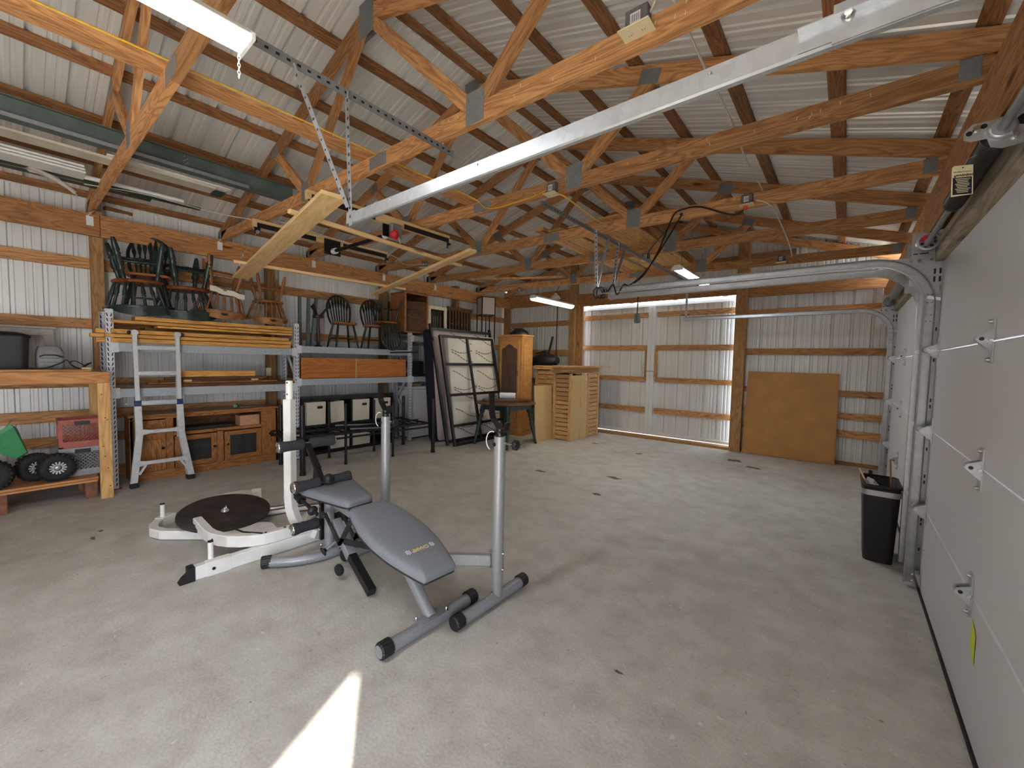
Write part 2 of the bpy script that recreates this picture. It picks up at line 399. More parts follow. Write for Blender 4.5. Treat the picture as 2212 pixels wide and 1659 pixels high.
for i, (x, y, rx, ry) in enumerate([(-2.05, 4.02, .05, .05), (-3.05, 4.36, .09, .045), (-2.2, 4.75, .1, .05), (-1.25, 6.9, .12, .1), (-.95, 6.6, .11, .07), (-2.5, 6.3, .06, .05), (-3.4, 6.55, .08, .04), (-4.6, .42, .03, .02), (-4.45, .36, .05, .018), (-.75, 1.75, .03, .01)]):
    blot(x, y, rx, ry, stain, i)

# ------------------------------------------------------------------ corrugated steel sheets
PW = 0.914
def profile(wd=PW, rh=.024, mh=.007):
    pts = []
    for k in range(4):
        u = k * PW / 4
        pts += [(u + .022, 0), (u + .085, 0), (u + .092, mh), (u + .107, mh), (u + .114, 0), (u + .140, 0), (u + .147, mh), (u + .162, mh), (u + .169, 0), (u + .2065, 0)]
        pts += [(u + .2165, rh), (u + PW / 4 + .012, rh)] if k < 3 else [(u + .2165, rh)]
    pts = [(0.0, rh), (.012, rh)] + pts + [(PW, rh)]
    return [p for p in pts if p[0] <= wd + 1e-6]
def sheet(name, parent, origin, ud, vd, nd, v0, v1, mat, wd=PW):
    """ribs stand out along nd; v0 / v1 numbers or functions of u"""
    o, ud, vd, nd = V(origin), V(ud), V(vd), V(nd); g = lambda v, u: v(u) if callable(v) else v
    pr = profile(wd, *((.034, .010) if name == 'roofing_sheet' else (.024, .007))); mb = MB()
    lo = [o + ud * u + nd * h + vd * g(v0, u) for u, h in pr]; hi = [o + ud * u + nd * h + vd * g(v1, u) for u, h in pr]
    mb.grid([lo, hi], smooth=False)
    e = -nd * .003   # lap lip at the seam gives the sheet an edge
    mb.face([lo[0], hi[0], hi[0] + e, lo[0] + e])
    return mb.build(name, mat, parent, world=False)

zl = lambda x: 2.96 + .2997 * (x + 6.57)         # underside of the left top chords
zr = lambda x: 4.03 - .3188 * (x + 3.0)
roofz = lambda x: zl(x) if x < -3.0 else zr(x)

wl = setting('wall_left')
p0 = None
for i in range(13):
    y = YF - .914 * (i + 1)
    if p0 is None: p0 = sheet('metal_panel', wl, (XL, 0, 0), (0, 1, 0), (0, 0, 1), (-1, 0, 0), 0, 3.19, M['metalwall']); p0.location = (0, y, 0)
    else: inst(p0, wl, (0, y, 0))
for z0, z1 in ((2.36, 2.48), (1.70, 1.81), (1.05, 1.15), (.68, .80), (.42, .52)):
    for ya, yb in ((-3.6, .65), (.65, 4.24), (4.24, YF)): MB().box(XL + .008, XL + .046, ya + .002, yb - .002, z0, z1).build('girt', M['girt'], wl)
MB().box(XL + .008, XL + .046, YB, YF, 0.005, .13).build('girt', M['post'], wl)
for y in (-2.9, -1.2, .635, 2.39, 4.25, 6.0, 7.72): MB().box(XL + .048, XL + .18, y - .05, y + .05, 0, 2.98).build('post', M['post'], wl)
for ya, yb in ((-3.6, .66), (.664, 4.24), (4.244, YF - .01)): MB().box(XL + .181, XL + .219, ya, yb, 2.695, 2.93).build('header_beam', M['beam'], wl)

wf = setting('wall_far')
ztop = lambda x: roofz(x) + .21
DX0, DX1 = -4.52, -1.47
x = XL
while x < XR:
    wd = min(PW, XR - x); xc0, xc1 = x, x + wd
    lo = 0
    if xc0 > DX0 - .5 and xc1 < DX1 + .5: lo = 2.64
    if xc0 <= DX0 < xc1: lo = (lambda a: (lambda u: 0 if a + u < DX0 else 2.64))(x)
    elif xc0 <= DX1 < xc1: lo = (lambda a: (lambda u: 2.64 if a + u < DX1 else 0))(x)
    sheet('metal_panel', wf, (x, YF, 0), (1, 0, 0), (0, 0, 1), (0, 1, 0), lo, (lambda a: (lambda u: ztop(a + u)))(x), M['metalwall'], wd)
    x += PW
for z0, z1 in ((2.24, 2.35), (1.58, 1.71), (.95, 1.05), (.35, .45)): MB().box(XL + .06, DX0 + .05, YF - .042, YF - .004, z0, z1).build('girt', M['girt'], wf)
for z0, z1 in ((2.28, 2.36), (1.62, 1.725), (1.01, 1.10), (.68, .77), (.41, .51)): MB().box(DX1 + .12, XR - .1, YF - .042, YF - .004, z0, z1).build('girt', M['girt'], wf)
MB().box(DX1 + .12, XR - .1, YF - .042, YF - .004, .0, .05).build('girt', M['post'], wf)
for x0, x1, zt in ((-4.66, -4.535, 3.52), (-1.475, -1.31, 3.50)): MB().box(x0, x1, YF - .19, YF - .045, 0, zt).build('post', M['post'], wf)
MB().box(-4.53, -4.39, YF - .085, YF - .045, 0, 2.66).build('jamb_board', M['girt'], wf)
MB().box(-4.53, -1.48, YF - .084, YF - .044, 2.62, 2.88).build('header_beam', M['beam'], wf)
MB().box(XL + .22, -4.67, YF - .12, YF - .08, 2.70, 3.0).build('header_beam', M['beam'], wf)
MB().box(-1.30, XR - .1, YF - .12, YF - .08, 2.56, 2.80).build('header_beam', M['beam'], wf)
for x0, x1, z in ((-5.6, -.7, 3.18), (-4.4, -1.7, 3.6)): MB().box(x0, x1, YF - .042, YF - .004, z, z + .09).build('girt', M['purlin'], wf)
MB().box(-4.38, -1.48, YF - .13, YF + .06, 0, .045).build('sill_board', M['post'], wf)

# sliding barn door in the far wall, two leaves
d1 = setting('door_1'); YD = 7.93
for x0, x1 in ((-4.52, -3.03), (-2.90, -1.46)):
    xx = x0
    while xx < x1 - .02:
        wd = min(PW, x1 - xx); sheet('metal_panel', d1, (xx, YD, 0), (1, 0, 0), (0, 0, 1), (0, 1, 0), .09, 2.585, M['metalwall'], wd); xx += PW
    for z0, z1 in ((2.34, 2.435), (1.70, 1.80), (1.09, 1.18), (.48, .58)): MB().box(x0 + .03, x1 - .02, YD - .042, YD - .004, z0, z1).build('girt', M['girt'], d1)
    MB().box(x0, x1, YD - .045, YD + .02, 2.545, 2.628).build('frame_rail', M['whitetrim'], d1)
    MB().box(x0, x1, YD - .06, YD + .02, .05, .10).build('frame_rail', M['whitetrim'], d1)
MB().box(-4.515, -4.47, YD - .05, YD + .02, .05, 2.625).build('frame_stile', M['whitetrim'], d1)
MB().box(-3.035, -2.972, YD - .055, YD + .02, .05, 2.57).build('frame_stile', M['whitetrim'], d1)
MB().box(-2.966, -2.895, YD - .055, YD + .02, .05, 2.57).build('frame_stile', M['whitetrim'], d1)
for s, xx in ((-1, -3.06), (1, -2.87)):
    MB().box(xx - .025, xx + .025, YD - .043, YD - .005, 1.18, 1.70).build('backing_board', M['girt'], d1)
    MB().tube([(xx + .05 * s, YD - .05, 1.45), (xx + .05 * s, YD - .06, 1.2), (xx, YD - .07, 1.12)], .004, 5).build('latch_chain', M['galvdark'], d1)
MB().tube([(-3.06, YD - .062, 1.30), (-2.9, YD - .066, 1.295), (-2.87, YD - .062, 1.30)], .005, 6).build('latch_bar', M['galvdark'], d1)
for xx in (-4.3, -3.4, -2.55, -1.7): MB().box(xx - .03, xx + .03, YD - .02, YD, 2.625, 2.70).beam((xx - .05, YD - .01, 2.65), (xx + .05, YD - .01, 2.65), .02, .02).build('roller_hanger', M['galvdark'], d1)

# right wall: posts, header, three garage bays (the nearest to the photographer stands open)
wr = setting('wall_right')
for y in (YB + .1, -.40, .96, 3.92, 6.90, 7.70): MB().box(.45, .55, y - .07, y + .07, 0, 2.85).build('post', M['post'], wr)
for a, b in ((-.45, 1.16), (3.73, 4.125), (6.68, 7.8), (YB, -3.2)): MB().box(.485, .575, a, b, 0, 2.2).build('metal_panel', M['metalwall'], wr)
x = YB
for i in range(12): sheet('metal_panel', wr, (XR, YB + i * PW + .03, 0), (0, 1, 0), (0, 0, 1), (1, 0, 0), 2.1, 3.16, M['metalwall'])
for a, b in ((-3.3, 1.0), (1.004, 3.93), (3.934, 6.95), (6.954, 7.7)):
    MB().box(.40, .444, a, b, 2.13, 2.262).build('door_header', M['weathered'], wr)
    MB().box(.465, .505, a, b, 2.27, 2.55).build('header_beam', M['brownwood'], wr)
    MB().box(.352, .392, a, b, 2.285, 2.55).build('truss_carrier', M['beam'], wr)
for z0, z1 in ((1.62, 1.72), (1.01, 1.10), (.41, .51)): MB().box(.50, .54, 6.98, 7.74, z0, z1).build('girt', M['girt'], wr)

MB().prism([(.50, -.44, 2.14), (.50, -.44, 2.065), (.50, -1.75, 1.215), (.50, -1.75, 2.14)], (.012, 0, 0)).build('sun_blocker_sheet', M['girt'], wr)  # added unseen sheet in the open bay, shaped to trim the sun patch
wb = setting('wall_back')
for i in range(8): sheet('metal_panel', wb, (XL + i * PW, YB, 0), (1, 0, 0), (0, 0, 1), (0, -1, 0), 0, (lambda a: (lambda u: ztop(min(a + u, XR))))(XL + i * PW), M['metalwall'], PW if i < 7 else .75)
for z in (2.3, 1.65, 1.0, .4): MB().box(XL, XR, YB + .004, YB + .042, z, z + .1).build('girt', M['girt'], wb)

# ------------------------------------------------------------------ ceiling: purlins and roofing sheets
ce = setting('ceiling')
for x in (-3.44, -4.07, -4.67, -5.27, -5.87, -6.47):
    c, z = V((x, 0, zl(x) + .136)), 0
    MB().beam((x, YB, zl(x) + .155), (x, YF + .1, zl(x) + .155), .089, .036, (-.287, 0, .958)).build('purlin', M['purlin'], ce)
for x in (.44, -.145, -.735, -1.325, -1.915, -2.505, -2.86):
    MB().beam((x, YB, zr(x) + .155), (x, YF + .1, zr(x) + .155), .089, .036, (.304, 0, .953)).build('purlin', M['purlin'], ce)
def roof_half(x0, x1, zf):
    a, b = V((x0, 0, zf(x0) + .175)), V((x1, 0, zf(x1) + .175)); d = b - a; L = d.length; d.normalize(); n = V((0, 1, 0)).cross(d)
    if n.z < 0: n = -n
    s0 = None
    for i in range(13):
        y = YF + .12 - PW * (i + 1)
        if s0 is None: s0 = sheet('roofing_sheet', ce, a, (0, 1, 0), d, n, 0, L, M['metalroof']); s0.location = (0, y, 0)
        else: inst(s0, ce, (0, y, 0))
roof_half(-3.0, -6.86, zl); roof_half(-3.0, .86, zr)
MB().prism([(-3.14, YB, 4.19), (-3.0, YB, 4.235), (-2.86, YB, 4.19), (-2.86, YB, 4.20), (-3.0, YB, 4.245), (-3.14, YB, 4.20)], (0, YF - YB + .12, 0)).build('ridge_cap', M['metalroof'], ce)

# ------------------------------------------------------------------ roof trusses
zc = lambda x: 2.815 - .0194 * (x - .40)        # underside of bottom chords
CH = .115
TL = ['roof truss nearest the camera, at upper left behind the bright lamp', 'roof truss with the beige outlet box, second from the camera', 'third roof truss back, just behind the near door track', 'fourth roof truss back, where the yellow cord plugs in', 'fifth roof truss back, carrying the red-tagged outlet', 'last free roof truss before the far gable wall']
TY = [.60, 1.83, 2.98, 4.19, 5.34, 6.75]
trusses = []
for y, lab in zip(TY, TL):
    t = thing('roof_truss', lab, 'truss', (-3.0, y, zc(-3)), 'roof trusses spanning the garage'); trusses.append(t)
    B = lambda x: (x, y, zc(x) + CH / 2)
    T = lambda x, dz=0: (x, y, roofz(x) + .06 + dz)
    th = .038
    MB().beam(B(-6.62), B(-2.84 + .5 * (y == 4.19) * 0), th, CH).build('bottom_chord', M['truss'], t)
    MB().beam(B(-2.836), B(.47), th, CH).build('bottom_chord', M['truss'], t)
    MB().beam(T(-6.75), T(-3.0), th, .118).build('top_chord', M['truss'], t)
    MB().beam(T(-2.998), T(.62), th, .118).build('top_chord', M['truss'], t)
    for a, b in (((-4.07, zc(-4.07) + .09), (-4.72, zl(-4.72) + .02)), ((-1.80, zc(-1.8) + .09), (-1.20, zr(-1.2) + .02)), ((-4.05, zc(-4.07) + .09), (-3.06, zl(-3.06) - .0)), ((-1.83, zc(-1.8) + .09), (-2.94, zr(-2.94) - .0))):
        MB().beam((a[0], y, a[1]), (b[0], y, b[1]), th - .001, .089, (0, 0, 1) if abs(a[0] - b[0]) > .1 else (1, 0, 0)).build('web', M['truss'], t)
    def plate(x, z, wx, wz, tilt=0):
        for s in (-1, 1):
            c = V((x, y + s * (th / 2 + .0015), z)); dx = V((math.cos(tilt), 0, math.sin(tilt)))
            mb = MB().beam(c - dx * wx / 2, c + dx * wx / 2, .002, wz, (-math.sin(tilt), 0, math.cos(tilt)))
            if s < 0 and y > .7:
                nx, nz = int(wx / .04), int(wz / .04); up = V((-math.sin(tilt), 0, math.cos(tilt)))
                for i in range(nx):
                    for j in range(nz):
                        if (i + j) % 2: continue
                        q = c + dx * ((i + .5) / nx - .5) * wx * .9 + up * ((j + .5) / nz - .5) * wz * .9 + V((0, -.003, 0))
                        mb.beam(q, q + V((0, -.001, 0)), .006, .006)
            mb.build('gusset_plate', M['plate'], t)
    plate(-1.81, zc(-1.81) + .10, .15, .19); plate(-4.06, zc(-4.06) + .10, .13, .18); plate(-2.838, zc(-2.84) + .057, .22, .09)
    plate(-3.0, roofz(-3.0) + .02, .19, .26); plate(-4.72, zl(-4.72) + .04, .15, .1, .29); plate(-1.2, zr(-1.2) + .04, .15, .1, -.31)
    plate(.385, zc(.385) + .07, .075, .10); plate(-6.52, zc(-6.52) + .07, .075, .10)
    rn = random.Random(int(y * 100)); mb = MB()
    for k in range(16):
        xs = rn.uniform(-2.2, .1); zs = zc(xs) + rn.uniform(.03, CH - .02); a = rn.uniform(-.3, .3); mb.beam((xs, y - .0195, zs), (xs + .018 * math.sin(a), y - .0195, zs + .018 * math.cos(a)), .003, .004, (0, 1, 0))
    if y > .7: mb.build('staples', M['ivory'], t, kind='stuff')
# gable truss on the far wall
t = thing('gable_rafter', 'pair of sloping rafters against the far gable wall', 'rafter', (-3, YF - .07, 4.0))
MB().beam((-6.75, YF - .068, zl(-6.75) + .06), (-3.0, YF - .068, zl(-3) + .06), .038, .118).build('rafter', M['truss'], t)
MB().beam((-2.998, YF - .068, zr(-3) + .06), (.62, YF - .068, zr(.62) + .06), .038, .118).build('rafter', M['truss'], t)
# long braces lying on the bottom chords
zb = zc(-3) + CH + .0195
for i, (x0, y0, x1, y1, lab) in enumerate([(-3.06, -2.2, -3.0, 3.02, 'long board brace under the yellow cord, lying on the near trusses'), (-2.93, 4.05, -2.93, 6.9, 'board brace lying on the far trusses beyond the yellow cord')]):
    tag(MB().beam((x0, y0, zb), (x1, y1, zb), .12, .036).build('board_brace', M['truss'], kind=None), lab, 'brace')
# ------------------------------------------------------------------ overhead garage doors
def bolt(mb, p, ax, r=.007, h=.005): return mb.lathe([(r, 0), (r, h * .5), (r * .6, h)], p, ax, 8)
def holes(name, spots, ax, w, h, parent, long=(0, 0, 1)):
    mb = MB()
    for p in spots:
        p = V(p); a = V(ax) * .0006; lo = V(long)
        mb.beam(p - lo * h / 2 + a, p + lo * h / 2 + a, .0004 if abs(V(ax).x) > .5 else w, w if abs(V(ax).x) > .5 else .0004, (1, 0, 0) if abs(V(ax).y) < .5 else (0, 1, 0))
    return mb.build(name, M['black'], parent, kind='stuff')
def garage_door(name, y0, y1, hy):
    d = setting(name); zs = [.02, .534, 1.045, 1.558, 2.128]
    for a, b in zip(zs, zs[1:]): MB().box(.437, .478, y0, y1, a + .003, b - .003, .004).build('door_section', M['doorwhite'], d)
    MB().box(.43, .48, y0, y1, 0, .022).build('bottom_seal', M['rubber'], d)
    for z in zs[1:4]:
        mb = MB()
        for s in (-1, 1): mb.prism([(.434, hy + s * .018, z + .038), (.434, hy + s * .018, z - .045), (.418, hy + s * .018, z - .03), (.386, hy + s * .018, z + .004), (.392, hy + s * .018, z + .02)], (0, .002 * s, 0))
        mb.box(.432, .4365, hy - .028, hy + .028, z - .085, z - .005).box(.432, .4365, hy - .028, hy + .028, z + .005, z + .085)
        mb.cyl((.428, hy - .03, z), (.428, hy + .03, z), .006, 8)
        for s in (-1, 1): bolt(mb, (.432, hy, z + .075 * s), (-1, 0, 0), .008, .012)
        h = mb.build('hinge', M['galv'], d)
        MB().cyl((.404, hy - .022, z + .006), (.404, hy + .022, z + .006), .0075, 10).build('hinge_pin', M['black'], h)
        for yy, s in ((y1 - .06, 1), (y0 + .06, -1)):
            mb = MB()
            for q in (-1, 1): mb.prism([(.434, yy + q * .02, z + .045), (.434, yy + q * .02, z - .05), (.41, yy + q * .02, z - .035), (.378, yy + q * .02, z), (.384, yy + q * .02, z + .02)], (0, .0025, 0))
            mb.box(.432, .4365, yy - .03, yy + .03, z - .09, z + .09)
            rb = mb.build('roller_bracket', M['galv'], d)
            MB().cyl((.392, yy - .022, z + .006), (.392, yy + s * .075, z + .006), .006, 8).lathe([(.012, 0), (.021, .002), (.021, .016), (.012, .018)], (.392, yy + s * .075, z + .006), (0, s, 0), 14).build('roller', M['white'], rb)
    for yy, s in ((y1 - .05, 1), (y0 + .05, -1)):
        mb = MB().box(.40, .4365, yy - .04, yy + .04, .04, .12); bolt(mb, (.40, yy, .06), (-1, 0, 0)); bolt(mb, (.40, yy, .1), (-1, 0, 0)); mb.build('corner_bracket', M['chrome'], d)
    return d
d2 = garage_door('door_2', 1.15, 3.735, 2.435)
d3 = garage_door('door_3', 4.115, 6.69, 5.50)
MB().box(.434, .4365, 3.60, 3.61, .30, .305).build('marks', M['boxgrey'], d2)
tag(MB().face([(.4345, 2.375, .462), (.4345, 2.305, .427), (.4345, 2.305, .305), (.4345, 2.375, .352)]).build('warning_sticker', plain('yellow_green_sticker', srgb(206, 220, 40), .5, var=.08)), 'yellow green sticker on the white garage door below a hinge', 'sticker')
for y, a in ((3.775, 1), (4.075, -1), (6.73, 1), (1.11, -1)): MB().box(.4445, .4495, y - .045, y + .045, 0, 2.13).build('door_jamb', M['galvdark'], wr)

def track_prof(s): return [(-.020, s * .026), (-.027, s * .021), (-.028, s * .004), (-.024, 0), (.024, 0), (.028, s * .004), (.027, s * .021), (.020, s * .026)]
def door_track(yt, s, lab, hy, ends=True, hooks=()):
    t = thing('overhead_door_track', lab, 'track', (.39, yt, 0), 'galvanised tracks of the garage doors')
    path = [((.39, .02), (-1, 0)), ((.39, .9), (-1, 0)), ((.39, 1.85), (-1, 0))]
    for i in range(1, 24):
        a = math.pi / 2 * i / 24; path.append(((.09 + .30 * math.cos(a), 1.85 + .30 * math.sin(a)), (-math.cos(a), -math.sin(a))))
    path += [((.09, 2.15), (0, -1)), ((-1.0, 2.15), (0, -1)), ((-2.0, 2.15), (0, -1))]
    def run(sub):
        mb = MB(); pr = track_prof(s)
        for (n0, y0), (n1, y1) in zip(pr, pr[1:]):
            mb.grid([[(x + nx * n0, yt + y0, z + nz * n0), (x + nx * n1, yt + y1, z + nz * n1)] for (x, z), (nx, nz) in sub], smooth=True)
            mb.grid([[(x + nx * n0, yt + y0 - s * .0018 * (abs(n0) < .0241), z + nz * n0 * 1.06), (x + nx * n1, yt + y1 - s * .0018 * (abs(n1) < .0241), z + nz * n1 * 1.06)] for (x, z), (nx, nz) in sub], smooth=True)
        return mb
    run(path[:3]).build('vertical_rail', M['galv'], t); run(path[2:]).build('curved_rail', M['galv'], t)
    yb = yt - s * .004
    MB().box(.374, .43, yb - s * .006 - .001, yb - s * .006 + .001, 1.72, 1.98).build('splice_plate', M['galv'], t)
    mb = MB()
    for z in (1.75, 1.79, 1.87, 1.92):
        for x in (.38, .40): bolt(mb, (x, yt + s * .001, z), (0, s, 0), .006, .004)
    mb.build('bolts', M['chrome'], t, kind='stuff')
    mb = MB().box(.418, .4445, yb - s * .012 - .0012, yb - s * .012 + .0012, .02, 1.95).box(.441, .4440, min(yb - s * .012, yb - s * .045), max(yb - s * .012, yb - s * .045), .02, 1.95)
    mb.build('jamb_angle', M['galv'], t)
    holes('angle_holes', [(.431, yb - s * .012 + s * .0013, z) for z in (.25, .42, .45, .70, .74, .92, 1.2, 1.24, 1.50, 1.54, 1.7)], (0, s, 0), .008, .022, t)
    # flag bracket and the straight angle that carries on past the bend
    MB().box(.29, .445, yb - s * .010 - .001, yb - s * .010 + .001, 1.98, 2.33).build('flag_bracket', M['galv'], t)
    holes('bracket_slots', [(x, yb - s * .010 + s * .0014, z) for x in (.405, .43) for z in (2.02, 2.07, 2.2, 2.25, 2.29)], (0, s, 0), .010, .034, t)
    holes('bracket_slots', [(x, yb - s * .010 + s * .0014, 2.19) for x in (.31, .34, .36)], (0, s, 0), .007, .022, t, (1, 0, 0))
    mb = MB().box(-.12, .40, yb - .001, yb + .001, 2.125, 2.165).box(-.12, .40, min(yb, yb - s * .022), max(yb, yb - s * .022), 2.1645, 2.167); mb.build('horizontal_angle', M['galv'], t)
    holes('angle_holes', [(x, yb + s * .0014, 2.145) for x in (.05, .12, .16, .20)], (0, s, 0), .008, .022, t, (1, 0, 0))
    mb = MB()
    for x in (.29, .33, .385): bolt(mb, (x, yb + s * .001, 2.145), (0, s, 0), .010, .008)
    mb.build('bolts', M['chrome'], t, kind='stuff')
    MB().beam((.378, yt + s * .006, 1.905), (.44, yt + s * .02, 1.885), .012, .02).build('top_roller_arm', M['galv'], t)
    for x, z in hooks: MB().box(x - .002, x + .002, yt + s * .003, yt + s * .006, 2.12, 2.18).build('weld_mark', M['white'], t)
    # rear hanger, steel strips up to the perforated angle
    MB().beam((-1.99, yt - s * .004, 2.11), (-1.99 if yt > 3 else -2.0, hy, 2.76), .032, .003, (0, 1, 0)).build('hanger_strip', M['galv'], t)
    holes('strip_holes', [(V((-1.99, yt - s * .004, 2.11)).lerp(V((-1.99, hy, 2.76)), k / 15) + V((0, -.0022, 0))) for k in range(1, 15)], (0, -1, 0), .010, .014, t)
    MB().box(-2.03, -1.95, yt - .006, yt - .001, 2.125, 2.18).build('end_plate', M['galv'], t)
    return t
tn = door_track(1.12, 1, 'large galvanised door track crossing the foreground under the trusses', 1.10)
MB().beam((-2.0, 1.105, 2.20), (-2.0, .845, 2.755), .032, .003, (0, 1, .5)).build('hanger_strip', M['galv'], tn)
holes('strip_holes', [(V((-2.0, 1.105, 2.20)).lerp(V((-2.0, .845, 2.755)), k / 14) + V((0, -.0025, -.001))) for k in range(1, 14)], (0, -1, 0), .010, .012, tn)
MB().box(-.06, .30, 1.113, 1.117, 2.118, 2.196).build('joint_plate', M['galv'], tn)
_m = MB(); bolt(_m, (-.035, 1.113, 2.165), (0, -1, 0), .012, .01); bolt(_m, (-.30, 1.117, 2.16), (0, -1, 0), .005, .004); bolt(_m, (-1.1, 1.117, 2.165), (0, -1, 0), .005, .004); bolt(_m, (-1.65, 1.117, 2.165), (0, -1, 0), .005, .004); _m.build('bolts', M['chrome'], tn, kind='stuff')
ta = door_track(3.755, -1, 'upper galvanised track at the far edge of the near garage door', 3.70)
tb = door_track(4.095, 1, 'second galvanised track, at the near edge of the far garage door', 4.22)
tc_ = door_track(6.71, -1, 'farthest galvanised track, at the far edge of the far garage door', 6.71)
MB().beam((-1.992, 3.76, 2.18), (-1.992, 3.98, 2.735), .03, .003, (0, 1, 0)).build('hanger_strip', M['galv'], ta)
MB().beam((-1.992, 4.09, 2.18), (-1.992, 4.38, 2.70), .03, .003, (0, 1, 0)).build('hanger_strip', M['galvdark'], tb)
def perforated(name, y0, y1, z0, z1, lab, m):
    t = thing(name, lab, 'angle iron', (-2.0, y0, z0))
    a, b = V((-2.0, y0, z0)), V((-2.0, y1, z1)); mb = MB().beam(a, b, .003, .042).beam(a + V((-.019, 0, .02)), b + V((-.019, 0, .02)), .04, .003); mb.build('angle', m, t)
    n = int((y1 - y0) / .045); hb = MB()
    for k in range(1, n):
        p = a.lerp(b, k / n) + V((.0022, 0, 0)); hb.beam(p - V((0, .008, 0)), p + V((0, .008, 0)), .0006, .011)
        q = a.lerp(b, (k + .5) / n) + V((-.022, 0, .0181)); hb.beam(q - V((0, .008, 0)), q + V((0, .008, 0)), .011, .0006)
    hb.build('slots', M['black'], t)
    return t
perforated('perforated_angle', .60, 1.82, 2.765, 2.74, 'galvanised perforated angle bar above the near track end', M['galvdark'])
perforated('perforated_angle', 2.80, 6.95, 2.735, 2.72, 'long dark perforated angle bar carrying the far track hangers', M['galvdark'])

# torsion spring above the near garage door
t = thing('torsion_spring', 'torsion spring shaft with drum and bracket above the near garage door', 'door spring', (.345, 2.4, 2.2))
MB().cyl((.345, 1.0, 2.215), (.345, 3.78, 2.215), .013, 12).build('shaft', M['galvdark'], t)
mb = MB(); pr = [(.022, 0), (.036, .01)]
for k in range(60): pr += [(.037, .02 + k * .0115), (.033, .0258 + k * .0115)]
pr += [(.036, .72), (.022, .74)]
MB().lathe(pr, (.345, 2.09, 2.215), (0, 1, 0), 16).build('spring_coil', plain('oiled_spring_steel', srgb(64, 60, 56), .5, .5), t)
MB().lathe([(.020, 0), (.042, .004), (.042, .022), (.03, .03), (.03, .05), (.02, .05)], (.345, 2.06, 2.215), (0, 1, 0), 18).build('winding_cone', plain('black_cone', srgb(38, 40, 44), .4, .4), t)
mb = MB().prism([(.262, 2.035, 2.23), (.262, 2.035, 2.205), (.28, 2.035, 2.195), (.315, 2.035, 2.195), (.325, 2.035, 2.165), (.35, 2.035, 2.155), (.445, 2.035, 2.165), (.445, 2.035, 2.29), (.40, 2.035, 2.285), (.345, 2.035, 2.25), (.28, 2.035, 2.25)], (0, .004, 0))
mb.lathe([(.034, 0), (.034, .012), (.026, .016)], (.345, 2.035, 2.215), (0, -1, 0), 20); mb.build('centre_bracket', M['galv'], t)
mb = MB(); [bolt(mb, p, (0, -1, 0), .011, .014) for p in ((.29, 2.035, 2.232), (.375, 2.035, 2.185), (.425, 2.035, 2.26), (.425, 2.035, 2.19))]; mb.build('bolts', M['chrome'], t, kind='stuff')
mb = MB()
for x, z in ((.274, 2.222), (.306, 2.236), (.42, 2.225)): mb.lathe([(.008, 0), (.008, .0008)], (x, 2.0345, z), (0, -1, 0), 10)
mb.lathe([(.017, 0), (.017, .0008)], (.392, 2.0345, 2.232), (0, -1, 0), 14); mb.build('bracket_holes', M['black'], t, kind='stuff')
dr = MB().lathe([(.016, 0), (.016, .005), (.05, .006), (.054, .006), (.054, .012), (.046, .016), (.044, .05), (.054, .056), (.03, .062)], (.352, 3.625, 2.235), (0, 1, 0), 26).build('cable_drum', M['galv'], t)
MB().lathe([(.012, 0), (.044, 0)], (.352, 3.6295, 2.235), (0, -1, 0), 26, caps=False).build('drum_face', M['galvdark'], dr)
MB().face([(.352 + .042 * math.cos(R(a)), 3.6285, 2.235 + .042 * math.sin(R(a))) for a in range(95, 190, 12)] + [(.352 + .018 * math.cos(R(a)), 3.6285, 2.235 + .018 * math.sin(R(a))) for a in range(185, 95, -15)]).build('red_label', M['red'], dr, label='red paint mark')
mb = MB()
for a in (205, 250, 300, 350, 30): mb.lathe([(.009, 0), (.009, .0008)], (.352 + .031 * math.cos(R(a)), 3.6285, 2.235 + .031 * math.sin(R(a))), (0, -1, 0), 10)
mb.build('drum_holes', M['black'], dr)
t = thing('torsion_spring', 'torsion spring shaft above the far garage door', 'door spring', (.345, 5.4, 2.2))
MB().cyl((.345, 4.0, 2.215), (.345, 6.72, 2.215), .013, 8).build('shaft', M['galvdark'], t)
MB().lathe([(.016, 0), (.054, .006), (.054, .012), (.044, .016), (.044, .05), (.054, .056), (.03, .062)], (.352, 6.60, 2.235), (0, 1, 0), 20).build('cable_drum', M['galvdark'], t)
MB().lathe([(.036, 0), (.036, 1.1)], (.345, 4.9, 2.215), (0, 1, 0), 14).build('spring_coil', M['galvdark'], t)

# warning tag that hangs from the spring
def text_mesh(body, size, mat, name, parent, M4, font_shear=0, bold=.0, sx=1.0, ext=.0002):
    cu = bpy.data.curves.new(name, 'FONT'); cu.body = body; cu.size = size; cu.align_x = 'CENTER'; cu.align_y = 'CENTER'; cu.offset = bold; cu.extrude = ext; cu.resolution_u = 3
    ob = bpy.data.objects.new(name, cu); COL.objects.link(ob)
    dg = bpy.context.evaluated_depsgraph_get(); me = bpy.data.meshes.new_from_object(ob.evaluated_get(dg)); bpy.data.objects.remove(ob); bpy.data.curves.remove(cu)
    me.name = name; me.materials.clear(); me.materials.append(mat); me.transform(M4 @ Matrix.Diagonal((sx, 1, 1, 1)))
    o = bpy.data.objects.new(name, me); COL.objects.link(o); o.parent = parent
    return o
tg = thing('warning_tag', 'cream paper WARNING tag hanging from the door spring', 'tag', (.276, 2.10, 2.093)); tg.rotation_euler = (0, R(-3), R(28))
cream_paper = plain('cream_paper', srgb(240, 230, 186), .7, var=.02); ink = plain('navy_ink', srgb(36, 26, 48), .7, var=.03)
w2, h2 = .031, .052
MB().prism([(-w2 - .002, 0, -h2), (w2, 0, -h2 + .004), (w2 - .001, 0, h2), (-w2 + .006, 0, h2), (-w2, 0, h2 - .006)], (0, .0008, 0)).build('paper', cream_paper, tg, world=False)
